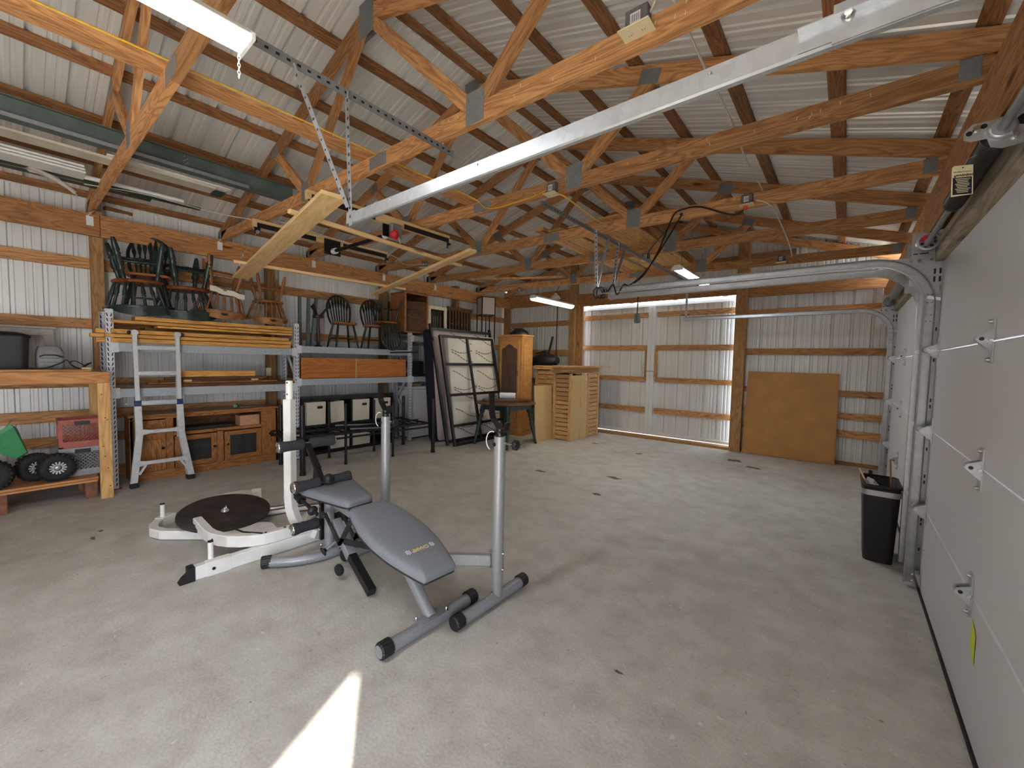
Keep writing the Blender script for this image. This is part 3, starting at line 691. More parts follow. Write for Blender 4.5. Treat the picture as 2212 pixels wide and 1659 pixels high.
FR = Matrix.Rotation(R(90), 4, 'X')
MB().box(-.0285, .0265, -.0006, -.0002, -.046, .012).build('text_panel', ink, tg, world=False)
text_mesh('WARNING', .0105, ink, 'warning_print', tg, Matrix.Translation((.005, -.0005, .0185)) @ FR, bold=.0003, sx=.98)
text_mesh('MID AMERICA DOOR CO.', .0048, ink, 'maker_print', tg, Matrix.Translation((0, -.0005, .0300)) @ FR, sx=.95)
MB().prism([(-.0265, -.0004, .0135), (-.0190, -.0004, .0135), (-.0228, -.0004, .0215)], (0, -.0003, 0)).build('warning_triangle', ink, tg, world=False)
mb = MB()
for k in range(9):
    wv = .022 - .003 * (k % 3); mb.box(-wv, wv - .002 * (k % 2), -.0011, -.0007, .0065 - k * .0056 - .0011, .0065 - k * .0056 + .0011)
mb.build('text_lines', cream_paper, tg, world=False)
MB().lathe([(.0022, 0), (.0022, .0006)], (0, -.0003, .044), (0, -1, 0), 8).build('tag_hole', ink, tg, world=False)
MB().tube([(0, 0, .044), (.02, .005, .075), (.045, .01, .085)], .0006, 5).build('tag_tie', M['whitecord'], tg, world=False)

# ------------------------------------------------------------------ lamps (real light sources)
E_cool = emis('cool_tube', (.92, .97, 1, 1), 23); E_warm = emis('warm_tube', (1, .90, .68, 1), 10)
def shop_light(x, y0, y1, z, lab, em, wd=.11, chain=False, lens=False):
    t = thing('shop_light', lab, 'light', (x, (y0 + y1) / 2, z), 'hanging fluorescent shop lights'); L = y1 - y0; h = wd / 2
    MB().prism([(-h, -L / 2, .012), (-h * .6, -L / 2, .045), (h * .6, -L / 2, .045), (h, -L / 2, .012), (h - .004, -L / 2, .010), (h * .55, -L / 2, .040), (-h * .55, -L / 2, .040), (-h + .004, -L / 2, .010)], (0, L, 0)).build('reflector', M['white'], t, world=False)
    for s in (-1, 1): MB().prism([(-h, s * L / 2, -.006), (-h, s * L / 2, .02), (-h * .5, s * L / 2, .05), (h * .5, s * L / 2, .05), (h, s * L / 2, .02), (h, s * L / 2, -.006)], (0, s * .012, 0)).build('end_cap', M['white'], t, world=False)
    if lens: MB().prism([(-h * .95, -L / 2, .012)] + [(-h * .95 * math.cos(R(a)), -L / 2, .004 - .045 * math.sin(R(a))) for a in range(0, 181, 20)] + [(h * .95, -L / 2, .012)], (0, L, 0)).build('diffuser', em, t, world=False)
    else:
     for s in (-1, 1): MB().cyl((s * h * .5, -L / 2 + .01, .012), (s * h * .5, L / 2 - .01, .012), .0165, 12).build('tube', em, t, world=False)
    MB().box(-.012, .012, -L / 2 + .03, L / 2 - .03, .016, .036).build('ballast_cover', M['white'], t, world=False)
    for yy in (-L * .38, L * .38): MB().tube([(0, yy, .045), (.006, yy, .09), (-.004, yy, .16), (0, yy, 2.80 - z)], .004, 6).build('hanging_chain', M['galvdark'], t, world=False)
    if chain:
        mb = MB()
        for k in range(9):
            c = V((.0, L / 2 - .02, -.012 - k * .0135)); q = Quaternion((0, 0, 1), R(90) * (k % 2))
            mb.tube([c + q @ V((.0045 * math.cos(R(a)), 0, .009 * math.sin(R(a)))) for a in range(0, 360, 45)], .0013, 5, closed=True)
        mb.build('pull_chain', M['white'], t, world=False)
    return t
shop_light(-1.835, -.62, .60, 2.612, 'bright shop light with a pull chain, at the upper left edge', E_cool, .15, True)
shop_light(-3.90, 5.27, 6.42, 2.44, 'warm yellow shop light in front of the corner cabinet', E_warm, .13, lens=True)
shop_light(-1.43, 4.46, 5.50, 2.43, 'cool shop light seen behind the upper door track', E_cool, .12)
t = thing('dome_lamp', 'round white dome lamp hanging high before the far wall', 'lamp', (-4.90, 7.42, 2.80))
MB().lathe([(.025, .13), (.03, .10), (.08, .07), (.12, .0), (.115, .0), (.075, .062), (.02, .09)], (-4.90, 7.42, 2.78), (0, 0, 1), 24, caps=False).build('shade', plain('frosted_white', srgb(206, 206, 202), .5), t)
MB().tube([(-4.90, 7.42, 2.9), (-4.6, 7.2, 3.1), (-4.2, 6.78, 2.98)], .005, 6).build('cord', M['blackcord'], t)

# ------------------------------------------------------------------ outlets, cords
def outlet(x, y, z, lab, wd=.085, red=False, plug=False):
    t = thing('outlet_box', lab, 'outlet', (x, y, z), 'grey outlet boxes on the trusses')
    MB().box(x - wd / 2, x + wd / 2, y - .05, y, z - .035, z + .055, .003).build('box', M['boxgrey'], t)
    MB().box(x - wd * .7, x + wd * .7, y - .085, y + .02, z - .041, z - .035, .002).build('cover_plate', M['ivory'], t)
    mb = MB()
    for s in (-1, 1): mb.lathe([(.015, 0), (.015, .002)], (x + s * wd * .3, y - .032, z - .041), (0, 0, -1), 14)
    r = mb.build('receptacle', M['ivory'], t)
    mb = MB()
    for s in (-1, 1):
        for q in (-.005, .005): mb.box(x + s * wd * .3 + q - .001, x + s * wd * .3 + q + .001, y - .036, y - .028, z - .0436, z - .043)
    mb.build('slots', M['black'], r)
    st = MB().box(x - wd * .26, x + wd * .2, y - .0512, y - .0502, z - .012, z + .034).build('sticker', M['white'], t)
    mb = MB()
    for k in range(9): mb.box(x - wd * .2 + k * wd * .044, x - wd * .2 + k * wd * .044 + .0012 + .0008 * (k % 2), y - .0518, y - .0514, z - .004, z + .026)
    mb.build('barcode', M['black'], st)
    if red: MB().box(x - .022, x + .008, y - .05, y - .025, z - .078, z - .042, .003).build('plug', plain('orange_red_plug', srgb(240, 70, 40), .5), t, label='orange red plug')
    if plug: MB().box(x + .01, x + .04, y - .05, y - .02, z - .085, z - .042, .004).build('plug', plain('yellow_plug', srgb(214, 190, 70), .5), t, label='yellow plug')
    return t
outlet(-.785, 1.808, 2.925, 'large outlet box with beige plate on the second truss, upper right', .10)
outlet(-2.0, 2.958, 2.885, 'outlet box where the yellow cord ends on the third truss')
outlet(-.755, 4.168, 2.885, 'outlet box with an orange red plug hanging below', red=True)
outlet(-2.10, 5.318, 2.82, 'outlet box with a yellow plug beside the plywood sheets', plug=True)
outlet(-.77, 6.728, 2.895, 'outlet box above the long door tracks near the far wall')
outlet(-5.30, 6.728, 2.89, 'outlet box above the warm shop light')
outlet(-5.19, 4.168, 2.905, 'outlet box behind the hanging board frame at the left')
def cord(name, pts, r, m, lab, cat='cord', n=6):
    P = [V(p) for p in pts]; out = []
    for i in range(len(P) - 1):     # Catmull-Rom
        a, b, c, d = P[max(i - 1, 0)], P[i], P[i + 1], P[min(i + 2, len(P) - 1)]
        for k in range(n):
            s = k / n; out.append(.5 * ((2 * b) + (c - a) * s + (2 * a - 5 * b + 4 * c - d) * s * s + (3 * b - a - 3 * c + d) * s ** 3))
    out.append(P[-1]); return tag(MB().tube(out, r, 6).build(name, m), lab, cat)
cord('extension_lead', [(-2.975, -1.5, 3.03), (-2.955, .0, 3.032), (-2.94, .62, 3.03), (-2.935, 1.3, 3.034), (-2.93, 1.85, 3.03), (-2.925, 2.5, 3.03), (-2.88, 2.90, 3.0), (-2.78, 2.945, 2.912), (-2.62, 2.95, 2.878), (-2.44, 2.95, 2.88), (-2.2, 2.95, 2.885), (-2.05, 2.93, 2.90)], .0065, M['yellowcord'], 'yellow extension cord running along the long board brace')
cord('extension_lead', [(-1.955, 2.93, 2.845), (-1.90, 3.0, 2.82), (-1.93, 3.5, 2.81), (-1.98, 3.95, 2.86), (-2.03, 4.165, 2.96), (-2.03, 4.4, 2.985)], .0065, M['yellowcord'], 'yellow cord drooping from the third truss outlet to the fourth truss')
cord('power_cable', [(-.735, 1.79, 2.95), (-.69, 1.80, 3.02), (-.64, 1.85, 2.96), (-.63, 2.3, 2.93), (-.645, 2.98, 2.98), (-.65, 3.5, 2.945), (-.645, 4.19, 2.96), (-.70, 4.16, 2.92)], .006, M['whitecord'], 'white power cable sagging between the trusses at the right')
cord('power_cable', [(-.70, 4.165, 2.89), (-.60, 4.17, 2.84), (-.56, 4.4, 2.80), (-.57, 5.34, 2.82), (-.6, 6.1, 2.84), (-.66, 6.72, 2.92), (-.72, 6.70, 2.91)], .006, M['whitecord'], 'white power cable hanging beyond the red-plugged outlet')
cord('power_cable', [(-5.55, .48, 2.99), (-5.5, .9, 3.02), (-5.40, 1.5, 2.98), (-5.05, 1.9, 2.93), (-4.96, 2.0, 2.93), (-4.8, 2.4, 2.85), (-4.7, 3.2, 2.79), (-4.95, 3.6, 2.78), (-5.15, 4.15, 2.92)], .0045, M['whitecord'], 'thin white cable strung across the left trusses')
cord('extension_lead', [(-.765, 4.13, 2.85), (-.80, 4.135, 2.79), (-.90, 4.13, 2.80), (-1.14, 4.15, 2.92), (-1.28, 4.15, 2.935), (-1.37, 4.14, 2.91), (-1.41, 4.12, 2.82), (-1.44, 4.05, 2.66), (-1.46, 3.95, 2.5), (-1.52, 3.80, 2.28), (-1.60, 3.755, 2.195)], .0075, M['blackcord'], 'black cord dropping from the red-plugged outlet to the tracks')
cord('extension_lead', [(-2.06, 5.27, 2.76), (-2.03, 5.2, 2.74), (-1.95, 5.0, 2.82), (-1.35, 4.2, 2.90), (-1.36, 4.12, 2.78), (-1.5, 3.85, 2.35), (-1.63, 3.745, 2.185), (-1.70, 3.745, 2.19), (-1.76, 3.735, 2.10), (-1.80, 3.73, 2.20), (-1.86, 3.74, 2.14)], .0075, M['blackcord'], 'black cord hooked over the fourth truss and draped on the tracks')
_loop = []
for k in range(34):
    a = R(k * 42); _loop.append((-1.91 - .055 * k / 34 * 2 * .6 + .035 * math.cos(a), 3.748 + .03 * math.sin(a * .5), 2.135 + .052 * math.sin(a)))
cord('cord_coil', _loop, .006, M['blackcord'], 'black cord wound round the end of the upper track', 'cord', 3)
t = thing('pull_switch', 'grey box switch hanging on a black cord before the sliding door', 'switch', (-1.70, 4.1, 1.92))
MB().box(-1.73, -1.67, 4.085, 4.125, 1.855, 1.955, .008).build('switch_box', plain('grey_green_plastic', srgb(104, 110, 100), .5), t)
MB().tube([(-1.70, 4.1, 2.13), (-1.698, 4.1, 2.05), (-1.70, 4.1, 1.955)], .006, 6).build('cord', M['blackcord'], t)
MB().box(-1.7, -1.695, 4.083, 4.085, 1.87, 1.94).build('seam', M['black'], t)

# ------------------------------------------------------------------ plywood and storage lying on the chords
ply = wood('plywood', srgb(214, 172, 110), srgb(172, 124, 66), .6, ring=.8, objvar=.06, knots=True, grain=.6)
zz = 2.998
for i, (x0, x1, y0, y1, lab) in enumerate([(-2.345, -1.945, 4.10, 7.3, 'widest plywood strip, lying on the far trusses'), (-2.60, -2.37, 4.16, 7.2, 'second plywood strip beside the wide one on the trusses'), (-2.86, -2.66, 4.14, 7.25, 'third plywood strip on the far trusses, nearer the left'), (-3.06, -2.985, 4.3, 6.95, 'narrow plywood offcut at the left of the strips')]):
    tag(MB().box(x0, x1, y0, y1, zz, zz + .012).build('plywood_strip', ply), lab, 'plywood', 'plywood strips on the far trusses')
green = plain('faded_green_metal', srgb(84, 98, 94), .55, .2, var=.12, scale=6); dkgreen = plain('dark_green_vinyl', srgb(24, 58, 50), .45)
zb2 = 3.035
t = thing('steel_channel', 'long faded green metal channel lying across the near trusses', 'channel', (-4.6, .5, zb2))
MB().box(-4.615, -4.60, -2.2, 1.93, zb2, zb2 + .165).box(-4.60, -4.53, -2.2, 1.93, zb2, zb2 + .006).box(-4.60, -4.57, -2.2, 1.93, zb2 + .16, zb2 + .165).build('channel', green, t)
MB().box(-4.535, -4.525, -2.2, 1.5, zb2 + .002, zb2 + .03).build('lip', M['galvdark'], t)
_m = MB()
for k in range(10): bolt(_m, (-4.599, 1.02 + .012 * (k % 3), zb2 + .03 + .012 * k), (1, 0, 0), .003, .002)
_m.build('rivets', M['white'], t)
tag(MB().box(-4.97, -4.80, -2.2, 1.30, zb2 - .001, zb2 + .018).build('trim_board', plain('weathered_white_board', srgb(196, 190, 176), .7, var=.08, scale=5)), 'long weathered white board beside the green channel overhead', 'board')
tag(MB().box(-4.83, -4.77, .55, 1.42, zb2 + .02, zb2 + .03).build('trim_strip', M['white']), 'short white strip lying on the weathered board overhead', 'board')
tag(MB().box(-5.02, -4.86, 1.315, 1.40, zb2, zb2 + .012).build('vinyl_scrap', dkgreen), 'dark green scrap at the end of the weathered board', 'scrap')
t = thing('vinyl_gutter', 'stack of white vinyl gutter lengths at the upper left edge', 'gutter', (-5.45, -.5, zb2))
for k in range(3): MB().box(-5.58, -5.36, -2.0, .48 - .004 * k, zb2 + k * .026, zb2 + k * .026 + .018, .003).build('gutter_length', M['whitetrim'], t)
tag(MB().cyl((-5.56, -1.0, zb2 + .02), (-5.53, 1.21, zb2 + .02), .02, 12).build('white_pipe', M['white']), 'thin white pipe lying above the left wall', 'pipe')
for i, (x0, x1, y0, y1, lab) in enumerate([(-5.665, -5.60, -1.2, 1.38, 'longest dark green vinyl strip lying overhead'), (-5.78, -5.69, -1.2, .98, 'shorter dark green vinyl strip nearest the left wall')]):
    tag(MB().box(x0, x1, y0, y1, zb2, zb2 + .016).build('vinyl_strip', dkgreen), lab, 'strip', 'dark green vinyl strips overhead')
tag(MB().box(-5.685, -5.67, -1.2, .80, zb2 + .001, zb2 + .012).build('trim_strip', M['galv']), 'thin silver strip between the two dark green strips', 'strip')
rn = random.Random(3); rg = []
for i in range(7):
    f = i / 6; c = V((-5.62 - .05 * f, .15 + .28 * f, zb2 - .006 - .11 * f * f)); rg.append([c + V((.06 * math.cos(a) * (1.1 - f * .75) + rn.uniform(-.01, .01), .04 * math.sin(a) * (1.1 - f * .7) + rn.uniform(-.012, .012), .014 * math.sin(2 * a))) for a in [2 * math.pi * k / 9 for k in range(9)]])
pf, nt_, b_ = newmat('clear_plastic_film'); b_.inputs['Base Color'].default_value = srgb(212, 204, 194); b_.inputs['Roughness'].default_value = .25; b_.inputs['Alpha'].default_value = .75
tag(MB().grid(rg, closed=True).build('plastic_film', pf), 'crumpled clear plastic film hanging from the vinyl gutters', 'plastic wrap')
tag(MB().beam((-6.60, .72, 3.07), (-6.66, 1.0, 3.07), .09, .036).build('board_offcut', M['purlin']), 'short brown board offcut above the left wall beam', 'offcut')
tag(MB().beam((-5.55, 5.6, 2.965), (-4.1, 6.4, 2.98), .08, .03).build('loose_board', M['truss']), 'loose board lying askew on the far left trusses', 'board')
for y, lab in ((.585, 'white clip on the left wall beam by the nearest post'), (1.765, 'white clip on the left wall beam above the brown chairs'), (2.975, 'third white clip along the left wall beam'), (4.20, 'white clip on the left wall beam behind the windsor chairs'), (5.36, 'farthest white clip on the left wall beam')):
    tag(MB().box(-6.381, -6.376, y - .028, y + .028, 2.80, 2.90, .001).beam((-6.378, y - .02, 2.90), (-6.40, y + .01, 2.945), .04, .003).build('beam_clip', M['white']), lab, 'clip', 'white clips on the left wall beam')
# ------------------------------------------------------------------ gym gear in the foreground
def rounded(poly, r, n=5):
    out = []; P = [V((*p, 0)) for p in poly]
    for i, p in enumerate(P):
        a, b = (P[i - 1] - p), (P[(i + 1) % len(P)] - p); la, lb = a.length, b.length; a.normalize(); b.normalize(); rr = min(r, la * .45, lb * .45)
        q0, q1 = p + a * rr, p + b * rr
        for k in range(n + 1):
            t = k / n; out.append(q0 * (1 - t) ** 2 + p * 2 * t * (1 - t) + q1 * t * t)
    return out
def pad(mb, outline, frame, th, bev, dome=.006):
    c = sum(outline, V((0, 0, 0))) / len(outline)
    def ring(sc, z): return [frame @ (c + (p - c) * sc + V((0, 0, z))) for p in outline]
    s1 = 1 - bev / .17
    mb.grid([ring(1, 0), ring(1.004, th * .35), ring(1, th * .62), ring((1 + s1) / 2, th * .86), ring(s1, th), ring(s1 * .6, th + dome), ring(.02, th + dome * 1.2)], closed=True)
    mb.face(ring(1, 0)[::-1])
def endcap(parent, p, ax, r, L=.06, name='end_cap'):
    mb = MB(); p, ax = V(p), V(ax).normalized(); n = 28; a = ax.orthogonal().normalized(); b = ax.cross(a); pts = []
    for j in range(n * 2):
        rr = r if (j // 2) % 2 == 0 else r * .94; t = math.pi * j / n; pts.append((a * math.cos(t) + b * math.sin(t)) * rr)
    mb.grid([[p + q for q in pts], [p + ax * (L - .006) + q for q in pts]], closed=True, smooth=False)
    mb.grid([[p + ax * (L - .006) + q for q in pts], [p + ax * L + q * .86 for q in pts]], closed=True, smooth=False)
    mb.face([p + ax * L + q * .86 for q in pts]); mb.face([p + q for q in pts][::-1])
    return mb.build(name, M['blackplastic'], parent)

# barbell rack
rk = thing('barbell_rack', 'grey steel barbell rack with two tall posts behind the weight bench', 'barbell rack', (-2.1, 1.79, 0))
for x in (-1.543, -2.69):
    MB().cyl((x, 1.47, .036), (x, 2.03, .036), .034, 20).build('foot_tube', M['benchgrey'], rk)
    endcap(rk, (x, 1.50, .040), (0, -1, 0), .040); endcap(rk, (x, 2.0, .040), (0, 1, 0), .040)
    p = MB().lathe([(.034, .05), (.034, 1.0), (.034, 1.0), (.026, 1.001)], (x, 1.79, 0), (0, 0, 1), 24).build('upright', M['benchgrey'], rk)
    MB().cyl((x, 1.79, .99), (x, 1.79, 1.045), .025, 18).build('inner_tube', M['black'], rk)
    MB().sweep([(x + .055, 1.79, 1.085), (x + .045, 1.79, 1.04), (x + .018, 1.79, 1.025), (x - .055, 1.79, 1.10), (x - .066, 1.79, 1.13), (x - .070, 1.79, 1.245)], .045, .007, (0, 0, 1)).cyl((x - .070, 1.7675, 1.243), (x - .070, 1.8125, 1.243), .0038, 8).build('bar_catch', M['black'], rk)
    MB().lathe([(.012, 0), (.012, .003)], (x - .012, 1.757, .955), (0, -1, 0), 12).build('pin_hole', M['black'], rk)
    MB().tube([(x - .03 - .035 * math.sin(R(a)), 1.755 - .01 * math.sin(R(a)), .975 + .055 * math.cos(R(a))) for a in range(-20, 165, 15)], .0035, 6).build('pin_tether', M['white'], rk)
    MB().cyl((x + .03, 1.79, .965), (x + .115, 1.79, .965), .007, 8).build('lock_pin', M['chrome'], rk)
    mb = MB(); pts = []
    for j in range(32): rr = .030 if j % 4 < 2 else .024; t = 2 * math.pi * j / 32; pts.append((rr * math.cos(t), rr * math.sin(t)))
    mb.grid([[(x + .105, 1.79 + a * .8, .965 + b * .8) for a, b in pts], [(x + .110, 1.79 + a, .965 + b) for a, b in pts], [(x + .128, 1.79 + a, .965 + b) for a, b in pts], [(x + .133, 1.79 + a * .8, .965 + b * .8) for a, b in pts]], closed=True); mb.face([(x + .133, 1.79 + a * .8, .965 + b * .8) for a, b in pts]); mb.build('star_knob', M['blackplastic'], rk)
MB().beam((-1.572, 1.765, .262), (-2.04, 1.385, .262), .045, .065, (0, 0, 1), .006).build('crossbar', M['benchgrey'], rk)
MB().beam((-2.66, 1.77, .262), (-2.30, 1.45, .262), .045, .065, (0, 0, 1), .006).build('crossbar', M['benchgrey'], rk)
for x in (-1.543, -2.69):
    MB().lathe([(.037, .20), (.037, .325)], (x, 1.79, 0), (0, 0, 1), 20).build('sleeve_plate', M['benchgrey'], rk)
    mb = MB()
    for z in (.215, .31):
        bolt(mb, (x - .037, 1.775, z), (-1, -.4, 0), .009, .012); bolt(mb, (x + .037, 1.79, z), (1, 0, 0), .008, .010)
    bolt(mb, (x, 1.745, .07), (0, -.3, 1), .009, .014); mb.build('bolts', M['chrome'], rk, kind='stuff')

# weight bench
wb_ = thing('weight_bench', 'grey padded weight bench with foam leg rollers on the concrete floor', 'weight bench', (-2.3, 1.40, 0))
MB().cyl((-1.655, 1.09, .036), (-1.655, 1.69, .036), .034, 20).build('rear_foot_tube', M['benchgrey'], wb_)
endcap(wb_, (-1.655, 1.13, .041), (0, -1, 0), .041, .062); endcap(wb_, (-1.655, 1.65, .041), (0, 1, 0), .041, .062)
MB().lathe([(.030, 0), (.030, .001)], (-1.655, 1.0675, .041), (0, -1, 0), 20).build('cap_disc', M['greyplastic'], wb_)
MB().tube([(-1.665, 1.39, .055), (-2.02, 1.40, .372)], .032, 22).build('rear_leg', M['benchgrey'], wb_)
MB().box(-1.69, -1.62, 1.30, 1.48, .064, .070).build('weld_plate', M['benchgrey'], wb_)
mb = MB(); bolt(mb, (-1.68, 1.305, .07), (0, 0, 1), .010, .02); bolt(mb, (-1.63, 1.47, .07), (0, 0, 1), .010, .02); bolt(mb, (-1.66, 1.42, .0), (0, -1, .2), .006, .01); mb.build('bolts', M['chrome'], wb_, kind='stuff')
MB().cyl((-2.852, 1.43, .05), (-2.852, 1.43, .49), .034, 22).build('front_leg', M['benchgrey'], wb_)
pts = []
for k in range(13):
    t = -1 + 2 * k / 12; pts.append((-2.80 - .19 * abs(t) ** 2.2, 1.43 + .37 * t, .038))
MB().tube(pts, .034, 20).build('front_foot_tube', M['benchgrey'], wb_)
endcap(wb_, (-2.975, 1.085, .041), (-.42, -.9, 0), .041, .06); endcap(wb_, (-2.975, 1.775, .041), (-.42, .9, 0), .041, .06)
mb = MB(); bolt(mb, (-2.885, 1.385, .068), (0, 0, 1), .008, .02); bolt(mb, (-2.815, 1.43, .068), (0, 0, 1), .008, .02); mb.build('bolts', M['chrome'], wb_, kind='stuff')
MB().beam((-2.84, 1.42, .43), (-2.0, 1.40, .355), .05, .05, (0, 0, 1), .005).build('backbone', M['benchgrey'], wb_)
# seat pad (wide edge to the front) and the tapered back pad
so = rounded([(-2.945, 1.26), (-2.50, 1.335), (-2.45, 1.35), (-2.45, 1.53), (-2.50, 1.55), (-2.945, 1.66)], .05)
mb = MB(); F = Matrix.Translation((0, 0, .468)); pad(mb, so, F, .045, .022); mb.build('seat_pad', M['vinyl'], wb_)
MB().prism([F @ (p + V((0, 0, -.012))) for p in so], (0, 0, .0118)).build('seat_board', M['vinylside'], wb_)
L = .785; pw = [(0, .125), (.10, .150), (.25, .178), (.40, .182), (.55, .165), (.68, .132), (L - .02, .105), (L, .098)]
outl = rounded([(u, -w_) for u, w_ in pw] + [(u, w_) for u, w_ in pw[::-1]], .045, 4)
ax = V((.735, -.045, -.155)).normalized(); sd = V((.06, 1, 0)); sd = (sd - ax * sd.dot(ax)).normalized(); up = ax.cross(sd)
F = Matrix(((ax.x, sd.x, up.x, -2.345), (ax.y, sd.y, up.y, 1.424), (ax.z, sd.z, up.z, .475), (0, 0, 0, 1)))
mb = MB(); pad(mb, outl, F, .048, .022, .004); bp = mb.build('back_pad', M['vinyl'], wb_)
MB().prism([F @ (p + V((0, 0, -.012))) for p in outl], up * .0118).build('back_board', M['vinylside'], wb_)
yl = plain('yellow_print', srgb(226, 190, 70), .5, var=.02); wt = plain('white_print', srgb(216, 220, 228), .5, var=.02)
LF = F @ Matrix.Translation((.590, 0, .0536)) @ Matrix.Rotation(R(-90), 4, 'Z')
off = Matrix.Translation(-wb_.location)
text_mesh('CHAMP', .034, wt, 'logo_outline', wb_, off @ LF @ Matrix.Translation((.0, .0018, 0)), bold=.0012, sx=.92)
text_mesh('CHAMP', .034, yl, 'logo_letters', wb_, off @ LF @ Matrix.Translation((0, 0, .0004)), bold=.0004, sx=.92)
mb = MB()
for s in (-1, 1):
    for k, hh in enumerate((.030, .040, .030)):
        c = V((s * (.066 + k * .0095), 0, 0)); mb.prism([LF @ (c + V((x, y, 0))) for x, y in ((-.003, -hh / 2), (.003, -hh / 2), (.003, hh / 2), (-.003, hh / 2))], up * .0004)
mb.build('logo_weights', wt, wb_, kind='stuff')
# leg developer: pivot, arm, six foam rollers on three bars
MB().beam((-2.90, 1.41, .53), (-2.985, 1.41, .625), .045, .02, (0, 1, 0)).beam((-2.975, 1.41, .615), (-3.155, 1.41, .778), .042, .022, (.6, 0, .8)).build('upper_arm', M['black'], wb_)
MB().prism([(-2.985, 1.375, .56), (-2.93, 1.375, .50), (-2.90, 1.375, .56), (-2.93, 1.375, .64), (-2.97, 1.375, .64)], (0, .006, 0)).build('arm_bracket', M['black'], wb_)
MB().beam((-2.925, 1.41, .55), (-2.925, 1.41, .10), .028, .032, (0, 1, 0), .004).build('lower_arm', M['black'], wb_)
mb = MB(); [bolt(mb, (-2.925, 1.394, z), (0, -1, 0), .008, .006) for z in (.40, .35, .18)]; bolt(mb, (-2.99, 1.40, .60), (0, -1, 0), .008, .01); mb.build('bolts', M['chrome'], wb_, kind='stuff')
MB().ball((-2.862, 1.43, .565), .036, 16, (1, 1, .9)).lathe([(.034, 0), (.036, .02)], (-2.862, 1.43, .54), (0, 0, 1), 18).build('post_knob', M['blackplastic'], wb_)
for x, z in ((-3.155, .778), (-2.905, .535), (-2.93, .232)):
    MB().cyl((x, 1.195, z), (x, 1.625, z), .012, 8).build('roller_bar', M['galvdark'], wb_)
    for s, ya in ((-1, 1.385), (1, 1.435)):
        pr = [(.013, 0), (.036, .001), (.041, .012), (.038, .05), (.036, .09), (.038, .13), (.043, .165), (.041, .178), (.013, .180)]
        MB().lathe(pr, (x, ya, z), (0, s, 0), 18).build('foam_roller', M['foam'], wb_)
        MB().lathe([(.040, 0), (.040, .004), (.034, .010), (.022, .012), (.022, .012), (.012, .016)], (x, ya + s * .180, z), (0, s, 0), 18).build('roller_cap', M['chrome'], wb_)
MB().cyl((-3.02, 1.26, .455), (-2.74, 1.29, .37), .012, 10).lathe([(.024, 0), (.026, .02), (.020, .03), (.03, .05), (.03, .07)], (-2.99, 1.263, .446), (.28, .03, -.085), 14).lathe([(.016, 0), (.034, .005), (.034, .02), (.016, .03)], (-2.80, 1.28, .388), (.28, .03, -.085), 14).build('plate_holder', M['blackplastic'], wb_)
# folding back support under the pad
for a, b, lab in (((-2.74, 1.345, .355), (-2.53, 1.345, .185), 'link'), ((-2.55, 1.345, .19), (-2.36, 1.345, .455), 'link'), ((-2.54, 1.345, .225), (-2.17, 1.345, .30), 'link')):
    for dy in (0, .11): MB().beam((a[0], a[1] + dy, a[2]), (b[0], b[1] + dy, b[2]), .006, .038, (0, 0, 1)).build('support_link', M['black'], wb_)
MB().cyl((-2.76, 1.335, .345), (-2.76, 1.345, .345), .025, 16).build('pivot_plate', M['vinylside'], wb_)
MB().cyl((-2.53, 1.33, .195), (-2.53, 1.47, .195), .009, 10).build('pivot_bolt', M['chrome'], wb_)
MB().cyl((-2.74, 1.325, .345), (-2.74, 1.336, .345), .008, 10).build('pivot_bolt', M['chrome'], wb_)
MB().beam((-2.70, 1.40, .30), (-2.42, 1.36, .155), .06, .06, (0, 0, 1), .004).build('lift_sleeve', M['benchgrey'], wb_)
MB().beam((-2.43, 1.362, .16), (-2.135, 1.33, .035), .05, .05, (0, 0, 1), .003).build('lift_bar', M['black'], wb_)
MB().cyl((-2.60, 1.35, .20), (-2.60, 1.27, .165), .011, 10).build('lock_pin', M['galvdark'], wb_)
MB().lathe([(.012, 0), (.018, .012), (.030, .016), (.030, .024), (.01, .028)], (-2.60, 1.28, .17), (0, -.9, -.35), 16).build('pull_knob', M['blackplastic'], wb_)
MB().lathe([(.035, 0), (.038, .01), (.035, .02)], (-2.47, 1.31, .07), (.2, -1, 0), 18).build('pull_knob', M['blackplastic'], wb_)

# white cable machine base with its post
gm = thing('cable_machine', 'white steel home gym frame lying open with one upright post', 'gym machine', (-3.35, 1.3, 0))
W = M['gymwhite']
MB().beam((-3.165, .69, .045), (-3.165, 1.95, .045), .052, .088, (0, 0, 1), .005).build('front_rail', W, gm)
MB().prism([(-3.195, .70, .001), (-3.195, .62, .001), (-3.195, .64, .03), (-3.195, .665, .05), (-3.195, .665, .092), (-3.195, .70, .094)], (.062, 0, 0)).build('rubber_foot', M['rubber'], gm)
MB().beam((-3.165, .76, .046), (-3.165, .90, .046), .056, .094, (0, 0, 1), .003).build('rail_sleeve', W, gm)
MB().lathe([(.010, 0), (.010, .004)], (-3.137, .80, .045), (1, 0, 0), 12).build('bolt_hole', M['black'], gm)
pg = MB().cyl((-3.20, .80, .09), (-3.20, .80, .205), .016, 14).build('weight_peg', W, gm)
MB().cyl((-3.20, .80, .203), (-3.20, .80, .211), .0165, 14).build('peg_cap', M['black'], pg)
up_pts = [(-3.86, .885, .132), (-3.55, .875, .132)] + [(-3.55 + .385 * math.sin(R(a)), 1.20 - .325 * math.cos(R(a)), .132) for a in (12, 25, 38, 50, 62, 75, 86)] + [(-3.165, 1.45, .132), (-3.165, 1.9, .132)]
MB().sweep(up_pts, .058, .082, (0, 0, 1), .006).build('curved_arm', W, gm)
mb = MB()
